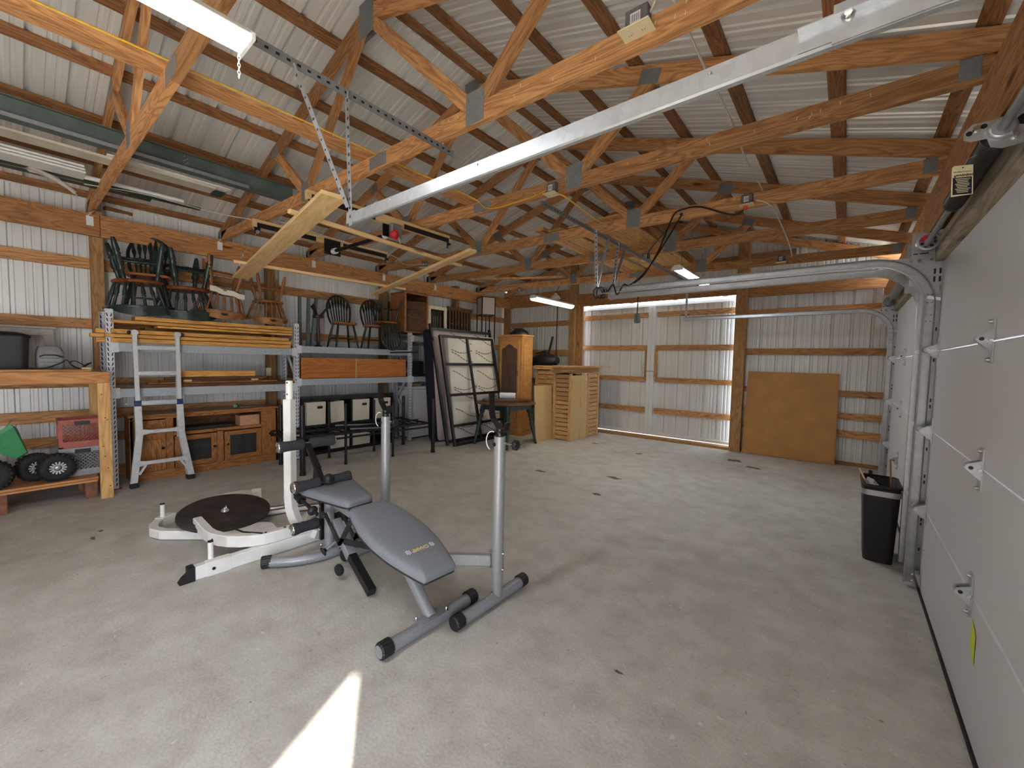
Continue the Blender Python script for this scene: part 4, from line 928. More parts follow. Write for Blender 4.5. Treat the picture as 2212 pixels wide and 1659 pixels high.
for p, a_ in (((-3.862, .872, .132), (-1, 0, 0)), ((-3.80, .855, .132), (0, -1, 0)), ((-3.165, 1.12, .173), (0, 0, 1)), ((-3.165, 1.25, .173), (0, 0, 1)), ((-3.165, 1.38, .173), (0, 0, 1)), ((-3.42, .868, .13), (.2, -1, 0))): bolt(mb, p, a_, .009, .006)
mb.build('bolts', M['black'], gm, kind='stuff')
MB().sweep([(-4.40, .80, .04), (-4.34, .735, .04), (-4.25, .69, .04), (-4.15, .675, .04), (-4.05, .71, .04), (-3.95, .80, .04), (-3.6, 1.12, .04), (-3.36, 1.36, .04)], .062, .07, (0, 0, 1), .006).build('left_leg', W, gm)
MB().beam((-4.43, .84, .04), (-4.345, .735, .04), .07, .078, (0, 0, 1), .003).build('leg_sleeve', W, gm)
pg = MB().cyl((-4.365, .765, .07), (-4.365, .765, .185), .016, 14).build('weight_peg', W, gm)
MB().cyl((-4.365, .765, .183), (-4.365, .765, .191), .0165, 14).build('peg_cap', M['black'], pg)
MB().sweep([(-3.36, 1.37, 1.105), (-3.36, 1.37, .32), (-3.355, 1.375, .24), (-3.33, 1.385, .17), (-3.29, 1.40, .11), (-3.22, 1.43, .07), (-3.12, 1.48, .055)], .075, .062, (.84, .54, .1), .004).build('post', W, gm)
MB().lathe([(.027, 1.10), (.027, 1.25), (.027, 1.25), (.022, 1.251)], (-3.36, 1.37, 0), (0, 0, 1), 8).build('post_insert', W, gm)
mb = MB()
fd = V((.63, -.77, 0)).normalized()
for q, z in ((.0, 1.145), (.0, 1.235)): mb.lathe([(.006, 0), (.006, .002)], V((-3.36, 1.37, z)) + V((.55, -.80, 0)) * .0265, (.55, -.80, 0), 10)
nrm = V((.84, -.54, 0)).normalized()
mb.lathe([(.010, 0), (.010, .002)], V((-3.335, 1.352, 1.075)), (.62, -.78, 0), 12); mb.lathe([(.010, 0), (.010, .002)], V((-3.405, 1.335, 1.03)), (-.5, -.86, 0), 12)
mb.build('post_holes', M['black'], gm, kind='stuff')
MB().sweep([(-4.62, 1.22, .055), (-4.60, 1.32, .065), (-4.55, 1.40, .075), (-4.47, 1.47, .08)], .012, .075, (0, 0, 1)).build('back_bracket', M['cream'], gm)
MB().beam((-4.475, 1.465, .08), (-4.42, 1.53, .085), .012, .095).build('bracket_plate', W, gm)
MB().cyl((-4.0, 1.40, .055), (-3.72, 2.15, .055), .022, 14).build('chrome_bar', M['chrome'], gm)
MB().cyl((-3.98, 1.36, .03), (-3.70, 2.05, .03), .018, 14).build('guide_tube', W, gm)
arc = [(-3.30 - .30 * math.sin(R(a)), 1.80 - .34 * math.cos(R(a)), .075) for a in range(-15, 150, 15)]
MB().sweep(arc, .055, .05, (0, 0, 1), .004).build('rear_arm', W, gm)
mb = MB(); pl = rounded([(-3.75, .95), (-3.35, 1.0), (-3.30, 1.28), (-3.62, 1.32)], .1, 5); mb.prism([p + V((0, 0, .074)) for p in pl], (0, 0, .008)).build('foot_plate', W, gm)
MB().tube([(-3.165, 1.1, .175), (-3.3, 1.02, .172), (-3.5, .99, .165), (-3.62, 1.0, .13)], .006, 6).build('cable', M['black'], gm)

# dark round plate resting on the frame
ds = thing('round_platform', 'large dark round plate with a metal swivel, resting on the white gym frame', 'plate', (-3.94, 1.09, .135)); ds.rotation_euler = (0, R(9), 0)
MB().lathe([(.0001, -.012), (.315, -.012), (.322, -.006), (.322, .008), (.316, .013), (.0001, .013)], n=64, caps=False).build('plate', M['disc'], ds, world=False)
MB().lathe([(.030, .013), (.030, .018), (.022, .030), (.012, .034), (.012, .042), (.0001, .044)], n=18, caps=False).build('swivel_base', M['galv'], ds, world=False)
MB().tube([(-.022, .0, .034), (-.016, .004, .052), (.0, .006, .060), (.015, .002, .050), (.021, -.004, .034)], .0045, 7).build('swivel_ring', M['chrome'], ds, world=False)

# ------------------------------------------------------------------ trash can by the tracks
tr = thing('trash_can', 'slim black trash can with a silver rim band standing by the door track', 'trash can', (.25, 4.2, 0))
def rr(x0, x1, y0, y1, z, r=.045): return [p + V((0, 0, z)) for p in rounded([(x0, y0), (x1, y0), (x1, y1), (x0, y1)], r, 4)]
lo, hi = rr(.165, .335, 4.03, 4.35, .001), rr(.135, .352, 3.99, 4.40, .575)
md = [a.lerp(b, .86) for a, b in zip(lo, hi)]
hin = rr(.145, .342, 4.0, 4.39, .575); lin = rr(.175, .325, 4.04, 4.34, .02)
MB().grid([lo, md], closed=True).grid([md, hi, hin, lin], closed=True).face(lo[::-1]).face(lin).build('can', M['blackplastic'], tr)
b0 = rr(.1325, .3545, 3.9875, 4.4025, .505, .047); b1 = rr(.131, .356, 3.986, 4.404, .545, .047)
MB().grid([b0, b1], closed=True).build('rim_band', M['galv'], tr)
lp = [rr(.128, .358, 3.983, 4.407, z, .05) for z in (.568, .582)]
MB().grid([lp[0], lp[1], rr(.145, .342, 4.0, 4.39, .584)], closed=True).build('rim', M['blackplastic'], tr)
MB().box(.18, .205, 4.375, 4.40, .58, .615, .005).build('lid_hinge', M['blackplastic'], tr)
rn = random.Random(5); g = []
for i in range(7):
    g.append([(.155 + .028 * i + rn.uniform(-.006, .006), 4.03 + .05 * j, .55 + .05 * math.sin(i * 1.3 + j) * .5 + rn.uniform(-.01, .015) - .012 * i) for j in range(7)])
tag(MB().grid(g, smooth=False).build('crumpled_bag', plain('grey_plastic_bag', srgb(196, 190, 184), .35, var=.06)), 'crumpled pale plastic bag stuffed in the trash can', 'bag')
tag(MB().beam((.325, 4.25, .30), (.30, 4.32, .735), .035, .009, (1, 0, 0)).build('wood_strip', M['oak']), 'brown wooden strip standing up out of the trash can', 'wood strip')
tag(MB().beam((.215, 4.06, .45), (.118, 4.20, .655), .012, .004, (1, 1, 0)).build('paint_stick', M['pine']), 'pale wooden stick leaning out of the trash can', 'stick')
# tan hardboard leaning on the far wall
tag(MB().prism([(-1.285, 7.64, .005), (-.068, 7.64, .005), (-.078, 7.745, 1.345), (-1.262, 7.745, 1.345)], (0, .012, .001)).build('hardboard_sheet', M['hardboard']), 'large tan hardboard sheet leaning against the far wall', 'board')
# ------------------------------------------------------------------ workbench shelf on the left and what is on it
M['benchpine'] = wood('bench_pine', srgb(206, 148, 92), srgb(160, 100, 54), .6, ring=.6, objvar=.05); M['benchleg'] = wood('bench_leg_pine', srgb(222, 178, 116), srgb(184, 132, 74), .6, ring=.6, objvar=.05)
t = thing('workbench', 'tall pine workbench with a lower shelf at the left edge', 'workbench', (-5.9, -.6, 0))
MB().box(-5.642, -5.604, -2.3, .613, 1.142, 1.252, .003).build('front_rail', M['benchpine'], t)
MB().box(-6.37, -5.645, -2.3, .60, 1.135, 1.14).box(-6.36, -6.32, -2.3, .60, 1.15, 1.25).build('rear_rail', M['girt'], t)
for k in range(4): MB().box(-6.36 + k * .185, -6.36 + k * .185 + .178, -2.3, .50 - .012 * (k % 2), 1.253, 1.272).build('top_board', M['girt'], t)
for x, y in ((-5.623, .567), (-6.30, .567), (-5.623, -1.6)): MB().box(x - .019, x + .019, y - .045, y + .045, 0, 1.141, .002).build('leg', M['benchleg'], t)
MB().box(-6.36, -5.66, -2.3, .515, .196, .216).box(-6.36, -5.655, -2.3, .51, .172, .193).build('lower_shelf', M['benchpine'], t)
for x, y in ((-5.83, .47), (-5.75, -.10), (-6.2, .45)): MB().box(x - .10, x + .10, y - .045, y + .045, 0.001, .171, .006).build('support_block', plain('red_brown_block', srgb(134, 88, 66), .85, var=.15), t)
mb = MB()
for y, z in ((.55, 1.03), (.585, .78), (.57, .80), (.55, .52), (.58, .30), (.56, .42), (.59, .12)): mb.lathe([(.006, 0), (.004, .0006)], (-5.604, y, z), (1, 0, 0), 8)
mb.build('knots', M['brownwood'], t, kind='stuff')
# things on the bench top
b = thing('storage_bin', 'large black lidded bin at the left end of the bench top', 'bin', (-6.0, -.15, 1.274))
MB().grid([rr(-6.28, -5.78, -.46, .10, 1.274, .05), rr(-6.32, -5.74, -.52, .115, 1.56, .06)], closed=True).face(rr(-6.32, -5.74, -.52, .115, 1.56, .06)).build('body', M['blackplastic'], b)
MB().grid([rr(-6.33, -5.73, -.53, .125, 1.56, .06), rr(-6.33, -5.73, -.53, .125, 1.58, .06), rr(-6.28, -5.80, -.48, .05, 1.61, .06)], closed=True).face(rr(-6.28, -5.80, -.48, .05, 1.61, .06)).build('lid', M['black'], b)
b = thing('wooden_stand', 'dusty white wooden frame standing behind the black bin', 'frame', (-6.35, .05, 1.274))
dw = plain('dusty_white_paint', srgb(186, 178, 172), .6, var=.06)
MB().box(-6.37, -6.34, -.7, .29, 1.60, 1.665, .004).build('top_rail', dw, b)
MB().box(-6.375, -6.335, -.72, .31, 1.668, 1.69, .003).build('ledge', dw, b)
MB().beam((-6.355, .25, 1.605), (-6.355, .30, 1.274), .028, .07, (0, 1, 0), .003).build('leg', dw, b)
b = thing('kitchen_appliance', 'grey boxy appliance on the bench beside the black bin', 'appliance', (-5.95, .22, 1.274))
MB().grid([rr(-6.08, -5.83, .155, .32, 1.275, .03), rr(-6.09, -5.82, .15, .33, 1.30, .03), rr(-6.09, -5.82, .15, .33, 1.43, .04), rr(-6.06, -5.85, .165, .31, 1.485, .05)], closed=True).face(rr(-6.06, -5.85, .165, .31, 1.485, .05)).build('body', plain('dull_grey_plastic', srgb(128, 128, 128), .5), b)
MB().box(-5.822, -5.816, .17, .30, 1.375, 1.379).box(-5.822, -5.816, .17, .30, 1.335, 1.338).build('seams', M['black'], b, kind='stuff')
MB().tube([(-5.815, .17, 1.39), (-5.80, .20, 1.405), (-5.80, .27, 1.405), (-5.81, .32, 1.385)], .006, 6).build('handle', M['black'], b)
cord('cable_tangle', [(-5.80, .10, 1.28), (-5.78, .2, 1.283), (-5.80, .30, 1.33), (-5.80, .34, 1.36), (-5.78, .38, 1.30), (-5.78, .42, 1.281), (-5.76, .40, 1.29), (-5.80, .36, 1.33), (-5.83, .40, 1.35), (-5.80, .46, 1.30), (-5.75, .43, 1.282), (-5.78, .47, 1.32), (-5.80, .505, 1.335), (-5.78, .47, 1.31), (-5.76, .45, 1.283)], .005, M['blackcord'], 'tangled black cable loops on the bench top')
tag(MB().box(-5.82, -5.68, .43, .495, 1.273, 1.292).build('wood_offcut', M['pine']), 'small wood offcut at the right end of the bench top', 'offcut')
# lower shelf
def crate(name, lab, x0, x1, y0, y1, z0, z1, m):
    t = thing(name, lab, 'crate', ((x0 + x1) / 2, (y0 + y1) / 2, z0), 'plastic milk crates'); c = .028; th = .008
    for (a, b_) in ((0, 0), (1, 0), (0, 1), (1, 1)): pass
    mb = MB()
    for x in (x0, x1):
        for y in (y0, y1): mb.box(x - (c if x == x1 else 0), x + (0 if x == x1 else c), y - (c if y == y1 else 0), y + (0 if y == y1 else c), z0, z1)
    mb.box(x0, x1, y0, y1, z0, z0 + .012)
    for z, hh in ((z0 + .012, .05), (z1 - .045, .045)):
        for x in (x0, x1 - th): mb.box(x, x + th, y0 + c, y1 - c, z, z + hh)
        for y in (y0, y1 - th): mb.box(x0 + c, x1 - c, y, y + th, z, z + hh)
    mb.build('crate_frame', m, t)
    mb = MB(); za, zb_ = z0 + .062, z1 - .045; zc_ = z1 - .095
    for s in (0, 1):
        for k in range(-5, 12):
            ya = y0 + c + k * .032
            for d in (1, -1):
                p, q = V((0, ya if d > 0 else ya + (zb_ - za), za)), V((0, ya + (zb_ - za) if d > 0 else ya, zb_))
                lo_, hi_ = y0 + c, y1 - c; u, w_ = p.copy(), q.copy()
                def clip(u, w_):
                    for lim, sgn in ((lo_, 1), (hi_, -1)):
                        for A, B_ in ((u, w_), (w_, u)):
                            if sgn * (A.y - lim) < 0:
                                if sgn * (B_.y - lim) <= 0: return False
                                f = (lim - A.y) / (B_.y - A.y); A.z = A.z + (B_.z - A.z) * f; A.y = lim
                    return True
                if clip(u, w_):
                    X_ = x1 - th * .6 if s else x0 + th * .6; u.x = w_.x = X_; mb.beam(u, w_, .005, .005)
    mb.build('lattice', m, t, kind='stuff')
    MB().box(x1 - .004, x1 + .003, (y0 + y1) / 2 - .06, (y0 + y1) / 2 + .05, zb_ - .01, zb_ + .03).build('hand_hole', M['black'], t)
crate('milk_crate', 'grey milk crate at the bottom of the crate stack', -6.13, -5.83, .265, .60, .217, .497, plain('grey_crate', srgb(150, 150, 154), .5))
crate('milk_crate', 'reddish milk crate stacked on top of the grey crate', -6.13, -5.83, .268, .60, .499, .775, plain('red_crate', srgb(166, 84, 72), .5))
def wheel(x, y, z, r, wd, lab, rot):
    t = thing('wheel', lab, 'wheel', (x, y, z), 'black rubber cart wheels'); t.rotation_euler = rot
    pr = [(.045, -wd * .35), (.06, -wd / 2), (r * .82, -wd / 2), (r * .96, -wd * .36), (r, -wd * .2), (r, wd * .2), (r * .96, wd * .36), (r * .82, wd / 2), (.06, wd / 2), (.045, wd * .35)]
    MB().lathe(pr, (0, 0, 0), (1, 0, 0), 32).build('tire', M['rubber'], t, world=False)
    mb = MB()
    for k in range(22):
        a = 2 * math.pi * k / 22
        for s in (-1, 1): mb.beam((s * wd * .12, r * .99 * math.cos(a), r * .99 * math.sin(a)), (s * wd * .42, r * .95 * math.cos(a + .12), r * .95 * math.sin(a + .12)), .02, .014)
    mb.build('tread', M['rubber'], t, world=False, kind='stuff')
    MB().lathe([(.0001, .002), (.02, .004), (.024, -.01), (.058, -.012), (.062, .004)], (wd * .45, 0, 0), (1, 0, 0), 22, caps=False).build('hub', M['galv'], t, world=False)
    mb = MB()
    for k in range(14):
        a = 2 * math.pi * k / 14; mb.beam((wd * .45 + .002, .026 * math.cos(a), .026 * math.sin(a)), (wd * .45 + .004, .058 * math.cos(a), .058 * math.sin(a)), .012, .006, (1, 0, 0))
    mb.build('hub_fins', M['alu'], t, world=False, kind='stuff')
wheel(-5.745, .245, .345, .128, .10, 'front cart wheel with a finned silver hub beside the grey crate', (0, 0, R(8)))
wheel(-5.89, .12, .345, .128, .10, 'dark cart wheel behind the front wheel on the lower shelf', (0, 0, R(12)))
wheel(-5.72, -.14, .345, .13, .11, 'cart wheel cut off by the left edge of the photo', (0, 0, R(-10)))
wheel(-5.93, -.20, .345, .13, .11, 'dark cart wheel behind the one at the left edge', (0, 0, R(5)))
t = thing('seed_hopper', 'green plastic spreader hopper lying tilted behind the wheels', 'spreader', (-5.86, -.035, .575)); t.rotation_euler = (R(38), R(-12), R(-6)); t.scale = (.82, .80, .80)
gp = plain('green_plastic', srgb(52, 138, 84), .5, var=.06)
def sq(a, b_, z): return [(-a, -b_, z), (a, -b_, z), (a, b_, z), (-a, b_, z)]
MB().grid([sq(.05, .05, -.16), sq(.15, .16, .12), sq(.155, .165, .16), sq(.145, .155, .16), sq(.045, .045, -.15)], closed=False, smooth=False).grid([[q[3], q[0]] for q in (sq(.05, .05, -.16), sq(.15, .16, .12), sq(.155, .165, .16))], smooth=False).face(sq(.05, .05, -.16)).build('hopper', gp, t, world=False)
MB().face(sq(.13, .14, .10)).build('hopper_inside', plain('dark_green_inside', srgb(46, 72, 56), .6), t, world=False)
MB().beam((.14, .13, .16), (.10, .20, .20), .03, .006).build('flap', gp, t, world=False)

# ------------------------------------------------------------------ steel rack along the left wall
rk2 = thing('shelving_rack', 'long grey steel pallet rack along the left wall loaded with chairs and boards', 'rack', (-6.1, 2.5, 0))
XFR, XRR = -5.90, -6.36
def slots(mb, x, y, z0, z1, w_):
    z = z0
    while z < z1:
        for s in (-1, 1):
            c = V((x + .0006, y + s * .014, z)); mb.prism([c + V((0, s * .009, .018)), c + V((0, s * .001, .019)), c + V((0, -s * .006, -.012)), c + V((0, -s * .002, -.02)), c + V((0, s * .005, -.008))], (.0004, 0, 0))
        z += .0508
for i, y in enumerate((.655, 2.51, 4.42, 6.2)):
    for x in (XFR, XRR):
        nm = MB().box(x - .004 if x == XFR else x, x if x == XFR else x + .004, y - .031, y + .031, 0, 1.89).box(x - .05 if x == XFR else x, x if x == XFR else x + .05, y - .032, y - .029, 0, 1.89).box(x - .05 if x == XFR else x, x if x == XFR else x + .05, y + .029, y + .032, 0, 1.89).build('post', M['rackpost'], rk2)
        if i < 3:
            mb = MB(); slots(mb, x if x == XFR else x + .004, y, .05, 1.87, 1); mb.build('post_slots', M['black'], nm, kind='stuff')
    for za, zb_ in ((.3, .3), (.3, .75), (1.15, .75), (1.15, 1.6), (1.75, 1.6), (1.75, 1.75)): MB().beam((XFR - .05, y, za), (XRR + .05, y, zb_), .02, .03).build('brace', M['rackpost'], rk2)
    MB().box(XFR - .05, XFR + .03, y - .05, y + .05, 0, .006).build('foot_plate', plain('rusty_plate', srgb(140, 80, 60), .7), rk2)
for ya, yb, zz_ in ((.687, 2.478, 1.545), (.687, 2.478, 1.06), (2.542, 4.388, 1.585), (2.542, 4.388, 1.125), (4.452, 6.168, 1.84), (4.452, 6.168, 1.125)):
    for x in (XFR - .001, XRR + .041): MB().box(x - .04, x, ya, yb, zz_ - .09, zz_).build('beam', M['rackgrey'], rk2)
    dk = M['brownwood'] if zz_ < 1.1 else M['girt']
    MB().box(XRR + .045, XFR - .045, ya, yb, zz_ - .018, zz_).build('deck', dk, rk2)
    for yy in (ya + .002, yb - .002): MB().box(XFR - .001, XFR + .004, yy - .03, yy + .03, zz_ - .10, zz_ + .01).build('beam_clip', M['rackpost'], rk2)
MB().box(XRR + .05, XFR + .0, .69, 2.475, 1.062, 1.10).build('deck_board', M['brownwood'], rk2)

# boards stacked on the left bay
rn = random.Random(11); z = 1.547
rows = [(.66, 2.42, .052), (.62, 2.43, .044), (.66, 2.40, .050), (None, 0, .028), (1.03, 2.45, .030), (.665, 2.45, .038), (.85, 2.44, .050)]
bl = ['bottom', 'second', 'third', '', 'fourth', 'fifth', 'topmost']
for i, (a, b_, hh) in enumerate(rows):
    if a is None:
        z += hh; continue
    tag(MB().box(-5.965, -5.875, a, b_, z, z + hh - .007, .002).build('bed_board', M['slat']), f'{bl[i]} front board of the golden pine stack on the left rack', 'board', 'golden pine boards on the rack')
    tag(MB().box(-6.065, -5.975, a - .10 * (i < 3), b_ - .05, z, z + hh - .007, .002).build('bed_board', M['slat']), f'{bl[i]} board in the second row of the golden pine stack', 'board', 'golden pine boards on the rack')
    tag(MB().box(-6.165, -6.075, a + .02, b_ - .02, z, z + hh - .007, .002).build('bed_board', M['slat']), f'{bl[i]} board in the rear row of the golden pine stack', 'board', 'golden pine boards on the rack')
    z += hh
for x0 in (-5.90, -6.0, -6.1):
    pass
for y in (.95, 2.2): tag(MB().box(-6.16, -5.885, y - .02, y + .02, 1.693, 1.7175).build('spacer_block', M['brownwood']), 'small brown spacer block between the board layers, ' + ('left end' if y < 1 else 'right end'), 'spacer')
ZT = z
# second level boards
tag(MB().box(-6.02, -5.98, 1.20, 2.02, 1.175, 1.245, .002).build('pine_plank', M['slat']), 'golden plank standing on edge on the second rack level', 'plank')
tag(MB().box(-6.06, -5.93, .95, 2.27, 1.102, 1.118, .002).build('long_strip', M['oak']), 'long thin brown strip lying on the second rack level', 'strip')
for i, (x, a, b_, zz_) in enumerate(((-6.0, 1.05, 2.1, 1.119), (-6.0, 1.10, 2.15, 1.146))):
    tag(MB().box(x - .04, x + .03, a, b_, zz_, zz_ + .024, .002).build('long_strip', M['brownwood']), ('lower' if i == 0 else 'upper') + ' dark brown rail under the golden plank', 'strip')
for y in (1.30, 2.0): tag(MB().box(-5.965, -5.935, y - .04, y + .04, 1.119, 1.145, .003).build('tan_block', M['mdf']), 'small tan block by the dark rails, ' + ('left' if y < 1.5 else 'right') + ' one', 'block')
t = thing('wall_outlet', 'ivory wall outlet on the left wall post under the rack', 'outlet', (-6.40, 2.345, 1.21))
MB().box(-6.42, -6.395, 2.30, 2.365, 1.155, 1.27, .003).build('plate', M['ivory'], t)
for dz in (-.022, .022): MB().lathe([(.014, 0), (.014, .002)], (-6.395, 2.333, 1.212 + dz), (1, 0, 0), 12).build('socket', M['ivory'], t)

# ------------------------------------------------------------------ chairs
def turned(p, q, prof):
    p, q = V(p), V(q); d = q - p; return [(r, d.length * f) for f, r in prof], p, d
LEG = [(0, .010), (.06, .014), (.30, .021), (.34, .015), (.38, .022), (.42, .016), (.62, .024), (.70, .014), (.74, .020), (.78, .013), (1, .014)]
SPI = [(0, .007), (.25, .009), (.45, .013), (.52, .008), (.56, .012), (.60, .008), (1, .009)]
def lath(mb, p, q, prof, k=1.0, n=10):
    pr, b_, d = turned(p, q, prof); return mb.lathe([(r * k, h) for r, h in pr], b_, d, n)
def captain_chair(lab, fm, sm, grp, fat=1.0):
    t = thing('captains_chair', lab, 'chair', (0, 0, 0), grp)
    so = [V((.215 * math.cos(R(a)) * (1.0 if math.cos(R(a)) > 0 else .95), .225 * math.sin(R(a)), 0)) for a in range(0, 360, 15)]
    mb = MB(); mb.grid([[p * .93 + V((0, 0, .405)) for p in so], [p + V((0, 0, .42)) for p in so], [p + V((0, 0, .435)) for p in so], [p * .93 + V((0, 0, .445)) for p in so], [p * .5 + V((0, 0, .432)) for p in so]], closed=True)
    mb.face([p * .93 + V((0, 0, .405)) for p in so][::-1]); mb.face([p * .5 + V((0, 0, .432)) for p in so]); mb.build('seat', sm, t, world=False)
    ft = {}
    for sx in (-1, 1):
        for sy in (-1, 1):
            ft[sx, sy] = (V((sx * .20, sy * .20, 0)), V((sx * .125, sy * .135, .41))); lath(MB(), ft[sx, sy][0], ft[sx, sy][1], LEG, fat).build('leg', fm, t, world=False)
    pt = lambda sx, sy, f: ft[sx, sy][0].lerp(ft[sx, sy][1], f)
    for sy in (-1, 1): lath(MB(), pt(-1, sy, .42), pt(1, sy, .42), SPI, 1.1 * fat).build('stretcher', fm, t, world=False)
    lath(MB(), (pt(-1, -1, .42) + pt(1, -1, .42)) / 2, (pt(-1, 1, .42) + pt(1, 1, .42)) / 2, SPI, 1.1 * fat).build('stretcher', fm, t, world=False)
    lath(MB(), pt(1, -1, .55), pt(1, 1, .55), SPI, 1.1 * fat).build('stretcher', fm, t, world=False)
    # U-shaped arm rail, back of the chair at +x
    arc = [V((-.20, -.265, .70))] + [V((.235 * math.cos(R(a)), .265 * math.sin(R(a)), .70)) for a in range(-90, 91, 10)] + [V((-.20, .265, .70))]
    MB().sweep(arc, .055, .026, (0, 0, 1), .005).build('arm_rail', fm, t, world=False)
    crs = [V((.25 * math.cos(R(a)), .27 * math.sin(R(a)), 0)) for a in range(-66, 67, 6)]
    def top(i, n): return .715 + .085 * (math.sin(math.pi * i / (n - 1)) ** .6)
    n = len(crs); rings = []
    for i, p in enumerate(crs):
        o = V((math.cos(math.atan2(p.y, p.x)), math.sin(math.atan2(p.y, p.x)), 0)) * .011; h1 = top(i, n)
        rings.append([p - o + V((0, 0, .69)), p + o + V((0, 0, .69)), p + o * 1.6 + V((0, 0, h1)), p - o * .4 + V((0, 0, h1))])
    mb = MB().grid(rings, closed=True, smooth=False); mb.face(rings[0]); mb.face(rings[-1]); cr = mb.build('crest_rail', fm, t, world=False)
    hp = [(.262 * math.cos(R(a)), .283 * math.sin(R(a)), z_) for a, z_ in ((-9, .735), (-5, .75), (0, .756), (5, .75), (9, .735), (6, .727), (0, .724), (-6, .727))]
    MB().face([(x + .012, y, z_) for x, y, z_ in hp]).build('handle_hole', M['black'], cr, world=False)
    for a in (-88, -62, -40, -20, 0, 20, 40, 62, 88):
        lath(MB(), (.165 * math.cos(R(a)), .19 * math.sin(R(a)), .44), (.235 * math.cos(R(a)), .265 * math.sin(R(a)), .69), SPI, 1.0 * fat, 8).build('spindle', fm, t, world=False)
    for sy in (-1, 1): lath(MB(), (-.11, sy * .19, .44), (-.17, sy * .26, .69), SPI, 1.5, 8).build('arm_post', fm, t, world=False)
    return t
def flip(o, x, y, ztop, rz=0.0, tilt=0.0, sc=1.0, lean=0.0):
    o.rotation_mode = 'QUATERNION'
    o.rotation_quaternion = Quaternion((1, 0, 0), tilt) @ Quaternion((0, 1, 0), lean) @ Quaternion((0, 0, 1), rz) @ Quaternion((1, 0, 0), math.pi)
    o.location = (x, y, ztop); o.scale = (sc,) * 3
g1 = 'upturned captain chairs on the board stack'
c1 = captain_chair('upturned dark green captain chair at the left end of the rack top', M['greenwood'], M['seatwood'], g1, 1.6)
flip(c1, -6.10, .90, ZT + .80, 0, R(3))
c2_ = dup(c1, label='second upturned dark green captain chair from the left on the rack'); flip(c2_, -6.10, 1.33, ZT + .785, R(8), R(1))
c3_ = captain_chair('upturned brown captain chair with a pale cloth on its seat edge', M['chairbrown'], M['chairbrown'], g1, 1.35)
flip(c3_, -6.09, 1.735, ZT + .785, R(-6), R(-5), .95)
c4_ = dup(c3_, label='rightmost upturned brown captain chair on the board stack'); flip(c4_, -6.09, 2.22, ZT + .67, R(-4), 0, .82)
_cl = []
for i in range(7): _cl.append([(-5.885 - .01 * math.sin(i), 1.52 + .06 * i, 2.245 - .012 * i + dz + .008 * math.sin(i * 2.1)) for dz in (.02, -.01, -.045)])
tag(MB().grid(_cl).build('cloth_strip', M['cream']), 'ragged pale cloth draped at the seat of the third upturned chair', 'cloth')

def windsor(lab, grp):
    t = thing('windsor_chair', lab, 'chair', (0, 0, 0), grp); fm = M['blackgreen']
    so = rounded([(.21, -.20), (.21, .20), (.0, .225), (-.19, .17), (-.19, -.17), (.0, -.225)], .12, 5)
    mb = MB(); mb.grid([[p * .94 + V((0, 0, .42)) for p in so], [p + V((0, 0, .433)) for p in so], [p + V((0, 0, .445)) for p in so], [p * .94 + V((0, 0, .452)) for p in so], [p * .5 + V((0, 0, .44)) for p in so]], closed=True)
    mb.face([p * .94 + V((0, 0, .42)) for p in so][::-1]); mb.face([p * .5 + V((0, 0, .44)) for p in so]); mb.build('seat', M['windsorseat'], t, world=False)
    ft = {(sx, sy): (V((sx * .215 - (.02 if sx < 0 else 0), sy * .20, 0)), V((sx * .13, sy * .13, .425))) for sx in (-1, 1) for sy in (-1, 1)}
    for k in ft: MB().tube([ft[k][0], ft[k][0].lerp(ft[k][1], .55), ft[k][1]], [.014, .022, .016], 10).build('leg', fm, t, world=False)
    pt = lambda sx, sy, f: ft[sx, sy][0].lerp(ft[sx, sy][1], f)
    for sy in (-1, 1): MB().tube([pt(-1, sy, .4), (pt(-1, sy, .4) + pt(1, sy, .4)) / 2, pt(1, sy, .4)], [.008, .014, .008], 8).build('stretcher', fm, t, world=False)
    a, b_ = (pt(-1, -1, .4) + pt(1, -1, .4)) / 2, (pt(-1, 1, .4) + pt(1, 1, .4)) / 2; MB().tube([a, (a + b_) / 2, b_], [.008, .013, .008], 8).build('stretcher', fm, t, world=False)
    def bow(th_): return V((-.165 - .10 * (math.sin(th_) * .5 + .5) * 1.0, .215 * math.cos(th_) * (1 if abs(math.cos(th_)) < .9 else .98), .44 + .27 + .25 * math.sin(th_)))
    pts = [V((-.15, .16, .44)), V((-.185, .195, .56))] + [bow(R(a)) for a in range(0, 181, 12)] + [V((-.185, -.195, .56)), V((-.15, -.16, .44))]
    MB().tube(pts, .018, 9).build('bow', fm, t, world=False)
    for k in range(-3, 4):
        y0, y1 = k * .040, k * .055; zt = .71 + .25 * math.sqrt(max(0, 1 - (y1 / .215) ** 2)); xt = -.165 - .10 * ((zt - .71) / .25 * .5 + .5)
        p, q = V((-.15, y0, .44)), V((xt, y1, zt)); m1 = p.lerp(q, .55)
        MB().beam(p, m1, .017, .014, (1, 0, 0)).hexa([m1 + V((0, s1 * .006, 0)) + V((s2 * .005, 0, 0)) for s1, s2 in ((-1, -1), (1, -1), (1, 1), (-1, 1))] + [p.lerp(q, .75) + V((s2 * .005, s1 * .022, 0)) for s1, s2 in ((-1, -1), (1, -1), (1, 1), (-1, 1))]).hexa([p.lerp(q, .75) + V((s2 * .005, s1 * .022, 0)) for s1, s2 in ((-1, -1), (1, -1), (1, 1), (-1, 1))] + [q + V((s2 * .004, s1 * .006, 0)) for s1, s2 in ((-1, -1), (1, -1), (1, 1), (-1, 1))]).build('spindle', fm, t, world=False)
    return t
g2 = 'dark green windsor chairs on the rack'
w1 = windsor('upright windsor chair with a tan seat, nearest on the right rack bay', g2)
w1.location = (-6.12, 3.30, 1.587); w1.rotation_euler = (0, 0, R(-8)); w1.scale = (.86,) * 3
